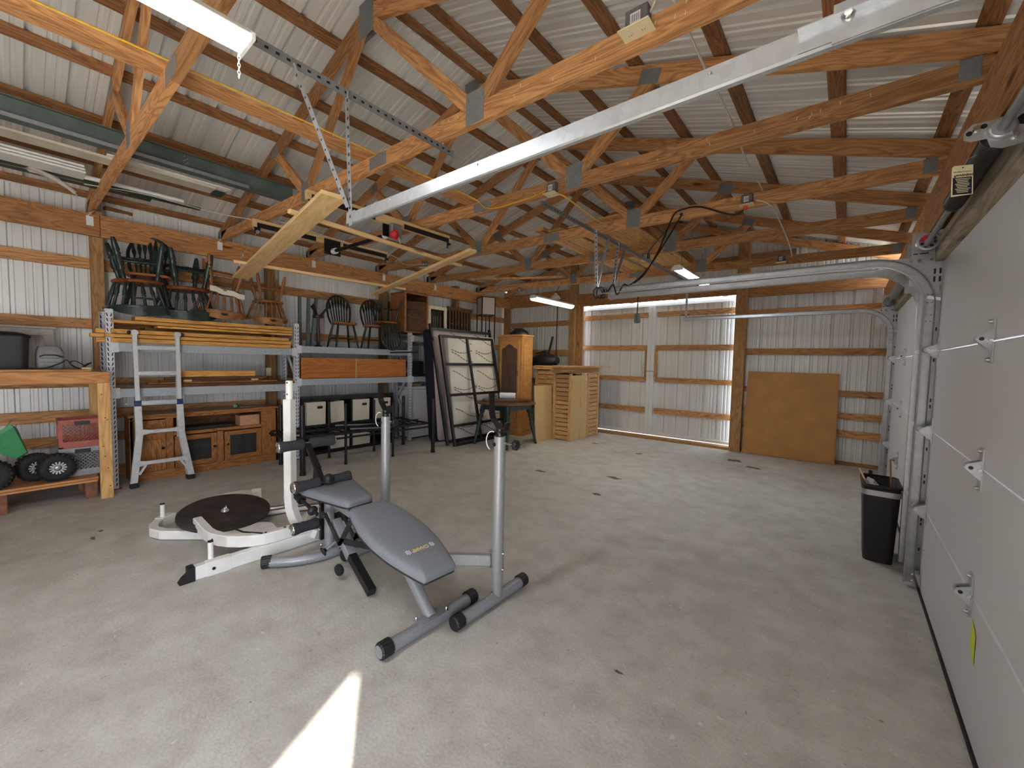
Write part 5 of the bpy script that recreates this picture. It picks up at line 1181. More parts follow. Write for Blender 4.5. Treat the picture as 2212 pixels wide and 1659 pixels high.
w2_ = dup(w1, (-6.12, 3.86, 1.587), (0, 0, R(-14)), 'second upright windsor chair, half hidden under the upturned one')
w3_ = dup(w1, label='upturned windsor chair with its bow hanging below the rack beam'); flip(w3_, -6.0, 3.98, 2.405, R(176), 0, .86)
w4_ = dup(w1, (-6.16, 1.02, 1.90), (0, 0, R(-14)), 'green bow-back chair set seat to seat over the leftmost upturned chair'); w4_.scale = (.92,) * 3
# loose legs and a small upturned pedestal
for i, (x, y0, y1, zt) in enumerate(((-6.15, 2.66, 2.66, 2.31), (-6.10, 2.745, 2.765, 2.29), (-6.15, 2.83, 2.90, 2.31))):
    tag(MB().beam((x, y0, 1.587), (x, y1, zt), .04, .04, (1, 0, 0), .003).build('painted_post', plain('grey_green_paint', srgb(84, 98, 96), .5)), ['left', 'middle', 'right'][i] + ' grey green post standing behind the dark pedestal', 'post', 'grey green posts on the right rack bay')
t = thing('pedestal', 'small dark upturned pedestal with clawed feet on the right rack bay', 'pedestal', (-5.99, 2.85, 1.587))
MB().lathe([(.06, 0), (.06, .012), (.02, .03), (.026, .08), (.018, .12), (.026, .2), (.018, .36), (.022, .42)], (-5.99, 2.85, 1.587), (0, 0, 1), 14).build('column', plain('dark_mahogany', srgb(40, 26, 22), .35), t)
MB().lathe([(.07, .42), (.075, .43), (.075, .445), (.07, .455)], (-5.99, 2.85, 1.587), (0, 0, 1), 18).build('collar', M['black'], t)
for a in (70, 190, 310): MB().tube([(-5.99 + .04 * math.cos(R(a)), 2.85 + .04 * math.sin(R(a)), 2.04), (-5.99 + .09 * math.cos(R(a)), 2.85 + .09 * math.sin(R(a)), 2.12), (-5.99 + .15 * math.cos(R(a)), 2.85 + .15 * math.sin(R(a)), 2.18)], [.022, .014, .018], 8).build('foot', M['black'], t)
# long two-door cabinet with round knobs on the lower right level
t = thing('wall_cabinet', 'long orange wood cabinet with small round knobs on the rack', 'cabinet', (-6.1, 3.44, 1.127))
MB().box(-6.34, -5.90, 2.575, 4.30, 1.127, 1.142).box(-6.34, -5.90, 2.575, 4.30, 1.405, 1.42).box(-6.34, -5.90, 2.575, 2.59, 1.142, 1.405).box(-6.34, -5.90, 4.285, 4.30, 1.142, 1.405).box(-6.34, -6.33, 2.59, 4.285, 1.142, 1.405).build('case', M['brownwood'], t)
for a, b_, ks in ((2.56, 3.372, (2.66, 3.22)), (3.39, 4.31, (3.52, 4.20))):
    d = MB().box(-5.899, -5.880, a, b_, 1.135, 1.425, .002).build('door', M['cherry'], t)
    for y in ks: MB().lathe([(.006, 0), (.006, .008), (.014, .013), (.012, .022), (.004, .026)], (-5.880, y, 1.285), (1, 0, 0), 12).build('knob', M['honey'], d)
MB().box(-5.899, -5.878, 3.374, 3.388, 1.13, 1.43).build('divider', M['mdf'], t)
# boxes and odds at the far end of that bay
tag(MB().box(-6.3, -5.95, 4.10, 4.38, 1.587, 1.72, .006).build('storage_box', plain('navy_box', srgb(48, 54, 70), .6)), 'dark navy box on the right end of the upper rack beam', 'box')
tag(MB().box(-6.3, -5.97, 4.46, 4.75, 1.127, 1.40, .006).build('storage_box', M['blackplastic']), 'black box on the rack behind the navy mattress', 'box')
tag(MB().tube([(-5.86, 3.98, 1.535), (-5.83, 4.2, 1.545), (-5.83, 4.52, 1.56)], .012, 8).build('black_tube', M['black']), 'black tube lashed along the end of the upper rack beam', 'tube')

# ------------------------------------------------------------------ ladder, leaning on the rack
ld = thing('extension_ladder', 'silver aluminium ladder with flared feet leaning on the rack', 'ladder', (-5.80, 1.03, 0))
lx = lambda z: -5.815 - .016 * (z / 1.68) + .0
def lp(y, z, dx=0): return V((lx(z) + dx, y, z))
for s, ys in ((-1, (.79, .845, .843, .833)), (1, (1.285, 1.205, 1.195, 1.19))):
    zz_ = (.045, .60, .90, 1.675)
    MB().sweep([lp(ys[0], zz_[0]), lp(ys[1], zz_[1] - .05), lp(ys[1], zz_[1] + .03), lp(ys[2], zz_[2])], .03, .062, (0, 1, .0), .004).build('outer_rail', M['alu'], ld)
    MB().sweep([lp(ys[2] , .905), lp(ys[3], 1.675)], .028, .040, (0, 1, 0), .003).build('inner_rail', M['alu'], ld)
    MB().sweep([lp(ys[2] + .012 * -s, .50, -.045), lp(ys[3], 1.64, -.045)], .02, .022, (0, 1, 0), .003).build('rear_rail', M['alu'], ld)
    MB().beam(lp(ys[0] - .004 * s, .002), lp(ys[0] + .003 * -s, .055), .045, .075, (0, 1, 0), .006).build('rubber_foot', M['rubber'], ld)
    MB().beam(lp(ys[0] - .02 * s, .002, -.055), lp(ys[0] - .02 * s, .05, -.055), .04, .04, (0, 1, 0), .005).build('rubber_foot', M['rubber'], ld)
    MB().beam(lp(ys[0] - .02 * s, .05, -.055), lp(ys[1] - .01 * s, .55, -.05), .02, .03, (0, 1, 0)).build('rear_rail', M['alu'], ld)
    MB().cyl(lp(ys[3] + .01 * s, 1.655, .012), lp(ys[3] + .045 * s, 1.655, .012), .008, 8).build('hinge_pin', M['alu'], ld)
    MB().lathe([(.012, 0), (.019, .004), (.019, .02), (.012, .026)], lp(ys[3] + .03 * s, 1.655, .012), (0, s, 0), 14).build('hinge_knob', M['black'], ld)
    MB().cyl(lp(ys[3], 1.655, -.045), lp(ys[3], 1.655, .03), .03, 18).build('hinge', M['alu'], ld)
    MB().beam(lp(ys[2], .875, .004), lp(ys[2], .935, .004), .038, .060, (0, 1, 0), .004).build('lock_sleeve', plain('blue_lock', srgb(34, 48, 96), .4), ld, label='blue locking sleeve')
    MB().cyl(lp(ys[2] + .0 * s, .905, .012), lp(ys[2] + .085 * s, .905, .012), .005, 8).lathe([(.006, 0), (.009, .004), (.003, .014)], lp(ys[2] + .085 * s, .905, .012), (0, s, 0), 10).build('lock_pin', M['galv'], ld)
    MB().beam(lp(1.04 + s * .14, .255, .01), lp(1.04 + s * .205, .14, .01), .02, .028, (1, 0, 0)).build('gusset', M['alu'], ld)
for z, ya, yb, hh, dx in ((.258, .815, 1.258, .04, .012), (.595, .85, 1.205, .04, .012), (.908, .85, 1.195, .048, .006), (1.225, .845, 1.192, .046, 0), (1.50, .842, 1.188, .046, 0)):
    mb = MB().beam(lp(ya, z, dx), lp(yb, z, dx), .032, hh, (0, 0, 1), .005)
    if z < .8:
        for s, yy in ((1, ya), (-1, yb)): mb.hexa([lp(yy, z, dx) + V((.014 * a, -.005 * s, .036 * c_)) for a, c_ in ((-1, -1), (1, -1), (1, 1), (-1, 1))] + [lp(yy + s * .085, z, dx) + V((.014 * a, 0, .018 * c_)) for a, c_ in ((-1, -1), (1, -1), (1, 1), (-1, 1))])
    rg_ = mb.build('rung', M['alu'], ld)
    if z > .8: MB().beam(lp(ya + .02, z + .006, dx + .0165), lp(yb - .02, z + .006, dx + .0165), .001, .003).beam(lp(ya + .02, z - .010, dx + .0165), lp(yb - .02, z - .010, dx + .0165), .001, .003).build('groove', M['galvdark'], rg_, kind='stuff')

# ------------------------------------------------------------------ oak TV stand under the rack
tv = thing('tv_stand', 'wide oak media cabinet with two glass doors under the rack', 'media cabinet', (-6.25, 1.56, 0))
OK = M['oak']; X0, X1 = -6.40, -6.05
MB().box(X0, X1 + .02, .785, 2.325, .725, .752, .004).build('top', OK, tv)
MB().box(X0, X1, .805, .83, 0.0, .725).build('side_panel', OK, tv); MB().box(X0, X1, 2.285, 2.31, 0.0, .725).build('side_panel', OK, tv)
MB().box(X0, X0 + .012, .83, 2.285, .05, .725).build('back_panel', M['brownwood'], tv)
MB().box(X0, X1 - .01, .83, 2.285, .085, .105).build('bottom_shelf', OK, tv); MB().box(X0, X1 - .01, 1.18, 2.11, .50, .518).build('middle_shelf', OK, tv)
for y0, y1, z0, z1 in ((.80, 2.315, 0.0, .10), (.80, 2.315, .695, .725), (1.11, 1.18, .10, .695), (1.605, 1.675, .10, .50), (2.105, 2.175, .10, .695), (2.285, 2.315, .10, .695), (1.18, 2.105, .485, .525), (.80, .83, .10, .695)):
    MB().box(X1 - .02, X1, y0, y1, z0 + .0005, z1 - .0005, .002).build('face_frame', OK, tv)
MB().box(X1 - .018, X1 - .006, 2.175, 2.285, .10, .695).build('end_panel', OK, tv); MB().box(X1 - .006, X1, 2.195, 2.265, .13, .66, .005).build('raised_panel', OK, tv)
MB().box(X0 + .05, X1 - .02, 1.171, 1.18, .105, .695).build('partition', M['brownwood'], tv); MB().box(X0 + .05, X1 - .02, 2.105, 2.114, .105, .695).build('partition', M['brownwood'], tv)
d = MB().box(X1 + .001, X1 + .018, .835, 1.105, .11, .685, .002).build('door', OK, tv)
MB().box(X1 + .018, X1 + .024, .875, 1.065, .15, .47, .005).build('raised_panel', OK, d); MB().box(X1 + .018, X1 + .024, .875, 1.065, .52, .65, .005).build('raised_panel', OK, d)
kb = plain('dark_bronze_knob', srgb(40, 32, 30), .35, .6)
def knob(p, par): MB().lathe([(.005, 0), (.005, .010), (.013, .014), (.015, .02), (.008, .026)], p, (1, 0, 0), 12).build('knob', kb, par)
knob((X1 + .018, 1.075, .36), d)
gl, nt_, b_ = newmat('smoked_glass'); b_.inputs['Base Color'].default_value = (.05, .05, .05, 1); b_.inputs['Roughness'].default_value = .06; b_.inputs['Alpha'].default_value = .62
for y0, y1, ky in ((1.185, 1.60, 1.58), (1.68, 2.10, 1.70)):
    d = MB().box(X1 + .001, X1 + .018, y0, y0 + .06, .11, .475, .002).box(X1 + .001, X1 + .018, y1 - .06, y1, .11, .475, .002).box(X1 + .001, X1 + .018, y0 + .06, y1 - .06, .11, .165, .002).box(X1 + .001, X1 + .018, y0 + .06, y1 - .06, .42, .475, .002).build('glass_door', OK, tv)
    MB().box(X1 + .006, X1 + .010, y0 + .06, y1 - .06, .165, .42).build('pane', gl, d); knob((X1 + .018, ky + (-.01 if ky < 1.6 else .01), .31), d)
    MB().box(X0 + .04, X1 - .03, y0, y1, .29, .305).build('inner_shelf', OK, tv)
tag(MB().box(-6.25, -6.075, 1.865, 2.095, .519, .655, .003).build('cardboard_box', plain('tan_cardboard', srgb(188, 140, 104), .8)), 'tan cardboard box in the open shelf of the oak cabinet', 'box')
tag(MB().box(-6.30, -6.10, 1.30, 1.78, .519, .56, .004).build('media_player', M['blackplastic']), 'flat black box in the open shelf of the oak cabinet', 'box')
t = thing('tape_roll', 'roll of green tape standing on the oak cabinet', 'tape', (-6.17, 1.85, .778))
MB().lathe([(.026, -.02), (.026, .02), (.026, .02), (.016, .02), (.016, .02), (.016, -.02), (.016, -.02), (.026, -.02)], (-6.17, 1.85, .779), (.75, -.6, 0), 18, caps=False).build('tape', plain('green_tape', srgb(52, 140, 96), .4), t)
MB().lathe([(.016, -.02), (.016, .02), (.016, .02), (.013, .02), (.013, .02), (.013, -.02)], (-6.17, 1.85, .779), (.75, -.6, 0), 14, caps=False).build('core', M['cream'], t)
tag(MB().tube([(-6.15, 1.90, .757), (-6.13, 1.97, .758), (-6.14, 2.03, .757), (-6.16, 2.0, .759), (-6.13, 1.94, .758)], .004, 6).build('chain', M['galv']), 'small silver chain lying beside the green tape', 'chain')
# ------------------------------------------------------------------ black cube shelf with cream bins
cs = thing('cube_shelf', 'black eight cube shelf unit with cream fabric bins under the rack', 'shelf unit', (-6.15, 3.35, 0))
CX0, CX1, CY0, CY1 = -6.33, -5.955, 2.60, 4.10; cw = (CY1 - CY0) / 4
for z0, z1 in ((.03, .055), (.425, .445), (.80, .835)): MB().box(CX0, CX1 + .004, CY0 - .005, CY1 + .005, z0, z1, .002).build('shelf', M['black'], cs)
for k in range(5): MB().box(CX0, CX1, CY0 + cw * k - .009, CY0 + cw * k + .009, .055, .80).build('upright', M['black'], cs)
MB().box(CX0, CX1 - .01, CY0, CY1, 0, .03).build('plinth', M['black'], cs); MB().box(CX0 - .004, CX0, CY0, CY1, .03, .80).build('back', M['black'], cs)
def bin_(y0, y1, z0, z1, lab, tilt=0, xo=0, hole=True):
    t = thing('fabric_bin', lab, 'bin', (-6.12, (y0 + y1) / 2, z0), 'cream fabric bins in the cube shelf'); w_, h_ = y1 - y0, z1 - z0
    def R4(o, z): return [(-.15 + o + xo, -w_ / 2 + o, z), (.155 - o + xo, -w_ / 2 + o, z), (.155 - o + xo, w_ / 2 - o, z), (-.15 + o + xo, w_ / 2 - o, z)]
    mb = MB(); rgs = [R4(.004, 0), R4(0, h_), R4(.012, h_), R4(.016, .01)]
    for a, b_ in zip(rgs, rgs[1:]):
        for j in range(4): k = (j + 1) % 4; mb.face([a[j], a[k], b_[k], b_[j]])
    mb.face(rgs[0][::-1]); mb.face(rgs[3]); mb.build('bin', M['cream'], t, world=False)
    if hole:
        hp = rounded([(w_ * .14, h_ * .70), (w_ * .44, h_ * .70), (w_ * .44, h_ * .82), (w_ * .14, h_ * .82)], .02, 4)
        MB().face([(.1565 + xo, p.x - w_ * .1, p.y) for p in hp]).build('handle_hole', M['black'], t, world=False)
    t.rotation_euler = (R(tilt), 0, 0); return t
bin_(2.665, 2.945, .447, .78, 'cream bin with a dark handle hole in the first top cube')
bin_(3.04, 3.26, .452, .77, 'cream bin turned aslant in the second top cube', 3, -.03, False)
bin_(3.375, 3.665, .447, .78, 'cream bin in the third top cube')
bin_(3.755, 4.06, .447, .78, 'cream bin in the fourth top cube, behind the grey post')
bin_(3.0, 3.32, .057, .30, 'low cream bin in the second bottom cube', 0, 0, False)
bin_(3.375, 3.68, .057, .30, 'low cream bin in the third bottom cube', 0, 0, False)

# ------------------------------------------------------------------ black folding bed frame standing on its legs
bf = thing('metal_bedstead', 'black metal platform bed frame with tall round legs on the floor', 'bed frame', (-5.4, 3.2, 0)); BK = M['black']
for x, y, zt, r in ((-5.76, 2.235, .80, .022), (-5.04, 2.20, .85, .032), (-5.66, 2.84, .80, .017), (-5.165, 2.82, .82, .018), (-5.60, 3.52, .80, .018), (-5.10, 3.515, .80, .018), (-5.70, 4.13, .82, .026), (-4.90, 4.10, .83, .030)):
    lg = MB().cyl((x, y, .03), (x, y, zt), r, 12).build('leg', BK, bf); MB().cyl((x, y, 0), (x, y, .035), r * 1.12, 12).build('foot_cap', M['rubber'], lg)
for z in (.40, .455):
    for x, (a, b_) in ((-5.78, (2.12, 4.18)), (-5.02, (2.10, 4.14)), (-5.40, (2.12, 4.16))): MB().beam((x, a, z), (x + (.08 if x > -5.2 else .05), b_, z), .024, .024, (0, 0, 1), .003).build('side_rail', BK, bf)
for y in (2.12, 3.10, 3.20, 4.15): MB().beam((-5.80, y, .43), (-4.96, y, .43), .024, .03, (0, 0, 1), .003).build('end_rail', BK, bf)
for k in range(17): MB().cyl((-5.77, 2.22 + k * .115, .445), (-4.97, 2.22 + k * .115, .445), .0085, 6).build('slat_wire', BK, bf)
for x in (-5.6, -5.2): MB().beam((x, 2.9, .47), (x + .2, 3.5, .45), .02, .02).build('fold_brace', M['galvdark'], bf)

# ------------------------------------------------------------------ freezer
fz = thing('chest_freezer', 'white freezer behind the rack end post by the mattress', 'freezer', (-6.2, 4.8, 0))
MB().box(-6.36, -6.0, 4.50, 4.98, .02, .885, .012).build('body', M['white'], fz); MB().box(-6.365, -5.985, 4.49, 4.99, .89, .945, .012).build('lid', M['white'], fz)
MB().box(-6.34, -6.02, 4.52, 4.96, 0, .02).build('base', M['black'], fz)
for i in range(3): tag(MB().box(-6.15, -6.10, 4.56 + i * .09, 4.63 + i * .09, .947, 1.0 - .01 * i, .003).build('tan_carton', M['mdf']), ['left', 'middle', 'right'][i] + ' small tan carton on the freezer lid', 'carton', 'small cartons on the freezer')

# ------------------------------------------------------------------ mattresses and upright bed frames by the rack end
def lean_box(mb, y0, y1, xb, xt, z0, z1, th, r=.05):
    ax = V((xt - xb, 0, z1 - z0)).normalized(); nx = V((ax.z, 0, -ax.x)); L_ = (V((xt, 0, z1)) - V((xb, 0, z0))).length; o = V((xb, 0, z0))
    out = rounded([(0, y0), (L_, y0), (L_, y1), (0, y1)], r, 5); return [o + ax * p.x + V((0, p.y, 0)) for p in out], nx
def mattress(name, lab, y0, y1, xb, xt, z0, z1, th, side, face, r=.07):
    t = thing(name, lab, 'mattress', ((xb + xt) / 2, (y0 + y1) / 2, z0)); out, nx = lean_box(None, y0, y1, xb, xt, z0, z1, th, r)
    c = sum(out, V((0, 0, 0))) / len(out); sh = lambda s, d: [c + (p - c) * s - nx * d for p in out]
    MB().grid([sh(.985, 0), sh(1, .02), sh(1, th - .02), sh(.985, th)], closed=True).build('side_border', side, t)
    MB().grid([sh(.986, -.001), sh(.97, -.008), sh(.5, -.014), sh(.02, -.014)], closed=True).build('front_face', face, t); MB().face(sh(.985, th)).build('rear_face', face, t)
    MB().tube(sh(.992, .006), .006, 6, closed=True).build('piping', side, t)
    return t, out, nx
lav = plain('lavender_ticking', srgb(196, 182, 176), .85, var=.03, bump=.1, scale=120)
navy = plain('navy_fabric', srgb(30, 33, 48), .9, var=.12)
mattress('mattress', 'full mattress with navy blue sides leaning at the rack end', 4.65, 5.98, -5.44, -5.635, .01, 1.99, .24, navy, lav)
cm, out, nx = mattress('box_spring', 'cream mattress with wavy quilting behind the black steel frame', 4.80, 6.02, -5.16, -5.395, .02, 1.885, .17, plain('cream_border', srgb(206, 198, 190), .85), plain('cream_quilting', srgb(222, 216, 206), .85, var=.05, scale=4))
ax_ = V((-5.395 + 5.16, 0, 1.865)).normalized(); st = plain('grey_stitching', srgb(112, 108, 104), .8); mb = MB()
for row in range(6):
    for col in range(2):
        for half in (0, 1):
            pts = []
            for k in range(9):
                u = k / 8; y = 4.86 + col * .60 + u * .52; zz_ = .16 + row * .33 + (.09 * math.cos(math.pi * (u + .1)) if half == 0 else .13 - .06 * math.sin(math.pi * u) + .0)
                if half and row % 2: continue
                pts.append(V((-5.16, y, .02)) + ax_ * zz_ + nx * .0145)
            if len(pts) > 2:
                for a, b_ in zip(pts[::1], pts[1::1]): mb.beam(a.lerp(b_, .1), a.lerp(b_, .85), .016, .002, tuple(nx))
mb.build('quilt_stitching', st, cm, kind='stuff')
def steel_frame(lab, y0, y1, xb, xt, z1, bars, mid):
    t = thing('steel_bedstead', lab, 'bed frame', (xb, (y0 + y1) / 2, 0), 'upright black steel bed frames'); f = lambda z: xb + (xt - xb) * z / z1
    for y in (y0, y1): MB().beam((xb, y, .0), (xt, y, z1), .046, .04, (0, 1, 0), .003).build('side_rail', BK, t)
    if mid: MB().beam((f(.0) , (y0 + y1) / 2 - .02, .01), (f(z1 - .01), (y0 + y1) / 2 - .02, z1 - .01), .042, .034, (0, 1, 0)).build('middle_rail', BK, t)
    for z in bars: MB().beam((f(z) - .003, y0, z), (f(z) - .003, y1, z), .034, .044, (0, 0, 1), .003).build('cross_bar', BK, t)
    return t
steel_frame('taller black steel bed frame between the two mattresses, mostly hidden', 4.58, 6.08, -5.10, -5.585, 2.05, (.06, 1.97), False)
s2 = steel_frame('black steel grid bed frame leaning in front of the cream mattress', 4.62, 5.93, -4.965, -5.375, 1.85, (.02, .33, .84, 1.36, 1.84), True)

# ------------------------------------------------------------------ round table with green legs
tb = thing('round_table', 'round brown table with dark green turned legs before the cabinet', 'table', (-4.53, 5.40, 0)); TG = plain('table_green', srgb(26, 50, 48), .35, var=.1)
MB().lathe([(.0001, .705), (.50, .705), (.515, .712), (.515, .722), (.505, .732), (.0001, .732)], (-4.53, 5.40, 0), (0, 0, 1), 48, caps=False).build('table_top', M['brownwood'], tb)
ap_ = .33
for a, b_ in (((-1, -1), (1, -1)), ((1, -1), (1, 1)), ((1, 1), (-1, 1)), ((-1, 1), (-1, -1))): MB().beam((-4.53 + a[0] * .30, 5.40 + a[1] * .30, .655), (-4.53 + b_[0] * .30, 5.40 + b_[1] * .30, .655), .022, .09).build('apron', TG, tb)
for sx in (-1, 1):
    for sy in (-1, 1): lath(MB(), (-4.53 + sx * .365, 5.40 + sy * .395, 0), (-4.53 + sx * .27, 5.40 + sy * .27, .70), [(0, .016), (.03, .02), (.06, .013), (.10, .019), (.13, .014), (.5, .026), (.56, .016), (.6, .026), (.64, .018), (.7, .03), (.76, .018), (.8, .032), (1, .034)], 1.4, 12).build('leg', TG, tb)
lf = rounded([(-4.99, 5.30), (-4.78, 5.06), (-4.17, 5.62), (-4.36, 5.84)], .12, 5)
tag(MB().prism([p + V((0, 0, .734)) for p in lf], (0, 0, .032)).build('table_leaf', M['brownwood']), 'thick brown table leaf lying on the round table', 'table leaf')
t = thing('paper_towel_roll', 'white paper towel roll lying on the round table', 'paper towels', (-4.74, 5.70, .80)); a_ = V((.62, .40, 0)).normalized()
MB().lathe([(.02, -.14), (.056, -.14), (.056, -.14), (.056, .14), (.056, .14), (.02, .14)], (-4.68, 5.62, .814), a_, 24, caps=False).build('roll', plain('towel_paper', srgb(226, 230, 238), .85), t)
MB().lathe([(.021, -.139), (.021, .139)], (-4.68, 5.62, .814), a_, 14, caps=True).build('core', plain('dark_core', srgb(70, 64, 60), .9), t)

# ------------------------------------------------------------------ oak curio cabinet
cu_ = thing('curio_cabinet', 'tall honey oak curio cabinet with an arched glass door', 'cabinet', (-5.05, 6.3, 0)); H_ = M['honey']
ax0, ax1, ay0, ay1 = -5.36, -4.765, 6.12, 6.46
MB().box(ax0, ax1, ay0 + .02, ay1, 0, .05).build('plinth', H_, cu_); MB().box(ax0 - .02, ax1 + .02, ay0 - .015, ay1 + .01, 1.905, 1.945, .006).build('crown', H_, cu_); MB().box(ax0 - .005, ax1 + .005, ay0, ay1, 1.865, 1.905, .004).build('cornice', H_, cu_)
for x in (ax0, ax1 - .02): MB().box(x, x + .02, ay0 + .02, ay1, .05, 1.865).build('side_panel', H_, cu_)
ap2 = [(ax1 + .0005, ay0 + .06, .62), (ax1 + .0005, ay1 - .04, .62), (ax1 + .0005, ay1 - .04, 1.74)] + [(ax1 + .0005, (ay0 + ay1 + .02) / 2 + (ay1 - ay0 - .10) / 2 * math.cos(R(a)), 1.74 + .07 * math.sin(R(a))) for a in range(15, 180, 15)] + [(ax1 + .0005, ay0 + .06, 1.74)]
MB().prism(ap2, (.008, 0, 0)).build('raised_panel', H_, cu_); MB().box(ax1, ax1 + .008, ay0 + .06, ay1 - .04, .10, .52, .003).build('raised_panel', H_, cu_)
MB().box(ax0 + .02, ax1 - .02, ay1 - .01, ay1, .05, 1.865).build('back_panel', M['chairbrown'], cu_)
for x0, x1 in ((ax0, ax0 + .06), (ax1 - .06, ax1)): MB().box(x0, x1, ay0, ay0 + .02, .05, 1.865, .002).build('face_stile', H_, cu_)
MB().box(ax0 + .06, ax1 - .06, ay0, ay0 + .02, .05, .13).box(ax0 + .06, ax1 - .06, ay0, ay0 + .02, .52, .60).box(ax0 + .06, ax1 - .06, ay0, ay0 + .02, 1.80, 1.865).build('face_rail', H_, cu_)
for z in (.56, .95, 1.35): MB().box(ax0 + .02, ax1 - .02, ay0 + .03, ay1 - .012, z, z + .012).build('shelf', M['honey'], cu_)
dx0, dx1 = ax0 + .05, ax1 - .05
dr_ = MB().box(dx0, dx0 + .05, ay0 - .02, ay0 - .001, .59, 1.83, .003).box(dx1 - .05, dx1, ay0 - .02, ay0 - .001, .59, 1.83, .003).box(dx0 + .05, dx1 - .05, ay0 - .02, ay0 - .001, .59, .65, .003)
ar = [(dx0 + .05, ay0 - .02, 1.83), (dx0 + .05, ay0 - .02, 1.66)] + [(dx0 + .05 + (dx1 - dx0 - .10) * k / 12, ay0 - .02, 1.66 + (.0 if k in (0, 12) else .025 + .075 * math.sin(math.pi * min(1, max(0, (k - 2) / 8))))) for k in range(13)] + [(dx1 - .05, ay0 - .02, 1.83)]
for k in range(2, len(ar) - 2):
    a, b_ = V(ar[k]), V(ar[k + 1]) if k + 1 < len(ar) - 1 else V(ar[k]); dr_.prism([a, b_, (b_.x, b_.y, 1.83), (a.x, a.y, 1.83)], (0, .019, 0))
dr_ = dr_.build('glass_door', H_, cu_)
gl2, nt_, b_ = newmat('cabinet_glass'); b_.inputs['Base Color'].default_value = srgb(120, 96, 84); b_.inputs['Roughness'].default_value = .08; b_.inputs['Alpha'].default_value = .45
MB().box(dx0 + .045, dx1 - .045, ay0 - .012, ay0 - .008, .645, 1.77).build('pane', gl2, dr_)
MB().tube([(dx1 - .02, ay0 - .02, 1.16), (dx1 - .02, ay0 - .04, 1.18), (dx1 - .02, ay0 - .04, 1.24), (dx1 - .02, ay0 - .02, 1.26)], .005, 6).build('pull', kb, dr_)
dr2 = MB().box(dx0, dx1, ay0 - .02, ay0 - .001, .12, .54, .003).build('lower_door', H_, cu_); MB().box(dx0 + .06, dx1 - .06, ay0 - .027, ay0 - .02, .18, .48, .005).build('raised_panel', H_, dr2)
MB().tube([(dx1 - .03, ay0 - .02, .36), (dx1 - .03, ay0 - .036, .38), (dx1 - .03, ay0 - .036, .42), (dx1 - .03, ay0 - .02, .44)], .005, 6).build('pull', kb, dr2)
hb = thing('black_helmet', 'black ribbed rounded bag on top of the oak curio cabinet', 'bag', (-4.97, 6.3, 1.947)); mb = MB(); rgs = []
for i in range(9):
    a = math.pi * i / 8; rgs.append([(-5.19 + .42 * i / 8, 6.30 + .16 * math.cos(b2) * (math.sin(a) ** .5 if 0 < i < 8 else .05), 1.948 + .125 * max(0, math.sin(b2)) * (math.sin(a) ** .5 if 0 < i < 8 else .05)) for b2 in [math.pi * k / 10 for k in range(11)]])
mb.grid(rgs).build('shell', M['blackplastic'], hb)
for x in (-5.10, -5.02, -4.94): MB().tube([(x, 6.30 + .163 * math.cos(R(a)), 1.948 + .128 * math.sin(R(a))) for a in range(0, 181, 15)], .006, 6).build('rib', M['rubber'], hb)

# ------------------------------------------------------------------ plank doors and boards by the sliding door
def plank_door(lab, org, ud, wd, ht, nb, lean=(0, 0, 0)):
    t = thing('plank_shutter', lab, 'cupboard door', org, 'pine plank cupboard doors'); ud = V(ud); nd = ud.cross(V((0, 0, 1))); o = V(org); P = lambda u, d, z: o + ud * u + nd * d + V((0, 0, z)) + V(lean) * z
    PW_ = M['girt'] if False else M['pineold']
    for u in (.03, wd - .03): MB().beam(P(u, 0, 0), P(u, 0, ht), .06, .03, tuple(nd), .002).build('stile', PW_, t)
    hb_ = (ht - .02) / nb
    MB().beam(P(.05, -.012, ht / 2), P(wd - .05, -.012, ht / 2), .004, ht - .03).build('groove_darkener', M['brownwood'], t)  # added dark sheet, puts shade colour into the grooves between planks
    for k in range(nb): MB().beam(P(.06, -.004 + .003 * (k % 2), .01 + hb_ * (k + .5)), P(wd - .06, -.004 + .003 * (k % 2), .01 + hb_ * (k + .5)), .016, hb_ - .011, (0, 0, 1), .004).build('plank', PW_, t)
    return t
M['pineold'] = wood('aged_pine', srgb(212, 172, 118), srgb(168, 124, 74), .6, ring=.8, objvar=.12)
plank_door('pine plank door facing the room in the front of the door stack', (-4.215, 6.385, 0), (1, 0, 0), .40, 1.225, 15)
plank_door('pine plank door at the right side of the stack near the sliding door', (-3.835, 6.985, 0), (0, 1, 0), .46, 1.225, 15)
plank_door('pine plank door standing behind the tan fibreboard panel', (-4.80, 6.62, 0), (1, 0, 0), .50, 1.285, 14)
plank_door('pine plank door hidden at the back of the door stack', (-4.18, 6.72, 0), (1, 0, 0), .36, 1.20, 15)
t = thing('fibreboard_sheet', 'tan fibreboard panel with a white sticker between the plank doors', 'panel', (-3.82, 6.7, 0))
MB().box(-3.838, -3.822, 6.405, 6.975, 0, 1.195).build('sheet', M['mdf'], t); MB().box(-3.822, -3.8205, 6.90, 6.935, 1.10, 1.14).build('sticker', M['white'], t)
tag(MB().prism([(-4.19, 5.83, .002), (-4.19, 6.34, .002), (-4.225, 6.345, 1.0), (-4.225, 5.80, 1.01)], (-.014, 0, 0)).build('fibreboard', M['mdf']), 'tan fibreboard panel leaning beside the round table', 'panel')
rn = random.Random(21); z_ = 1.232
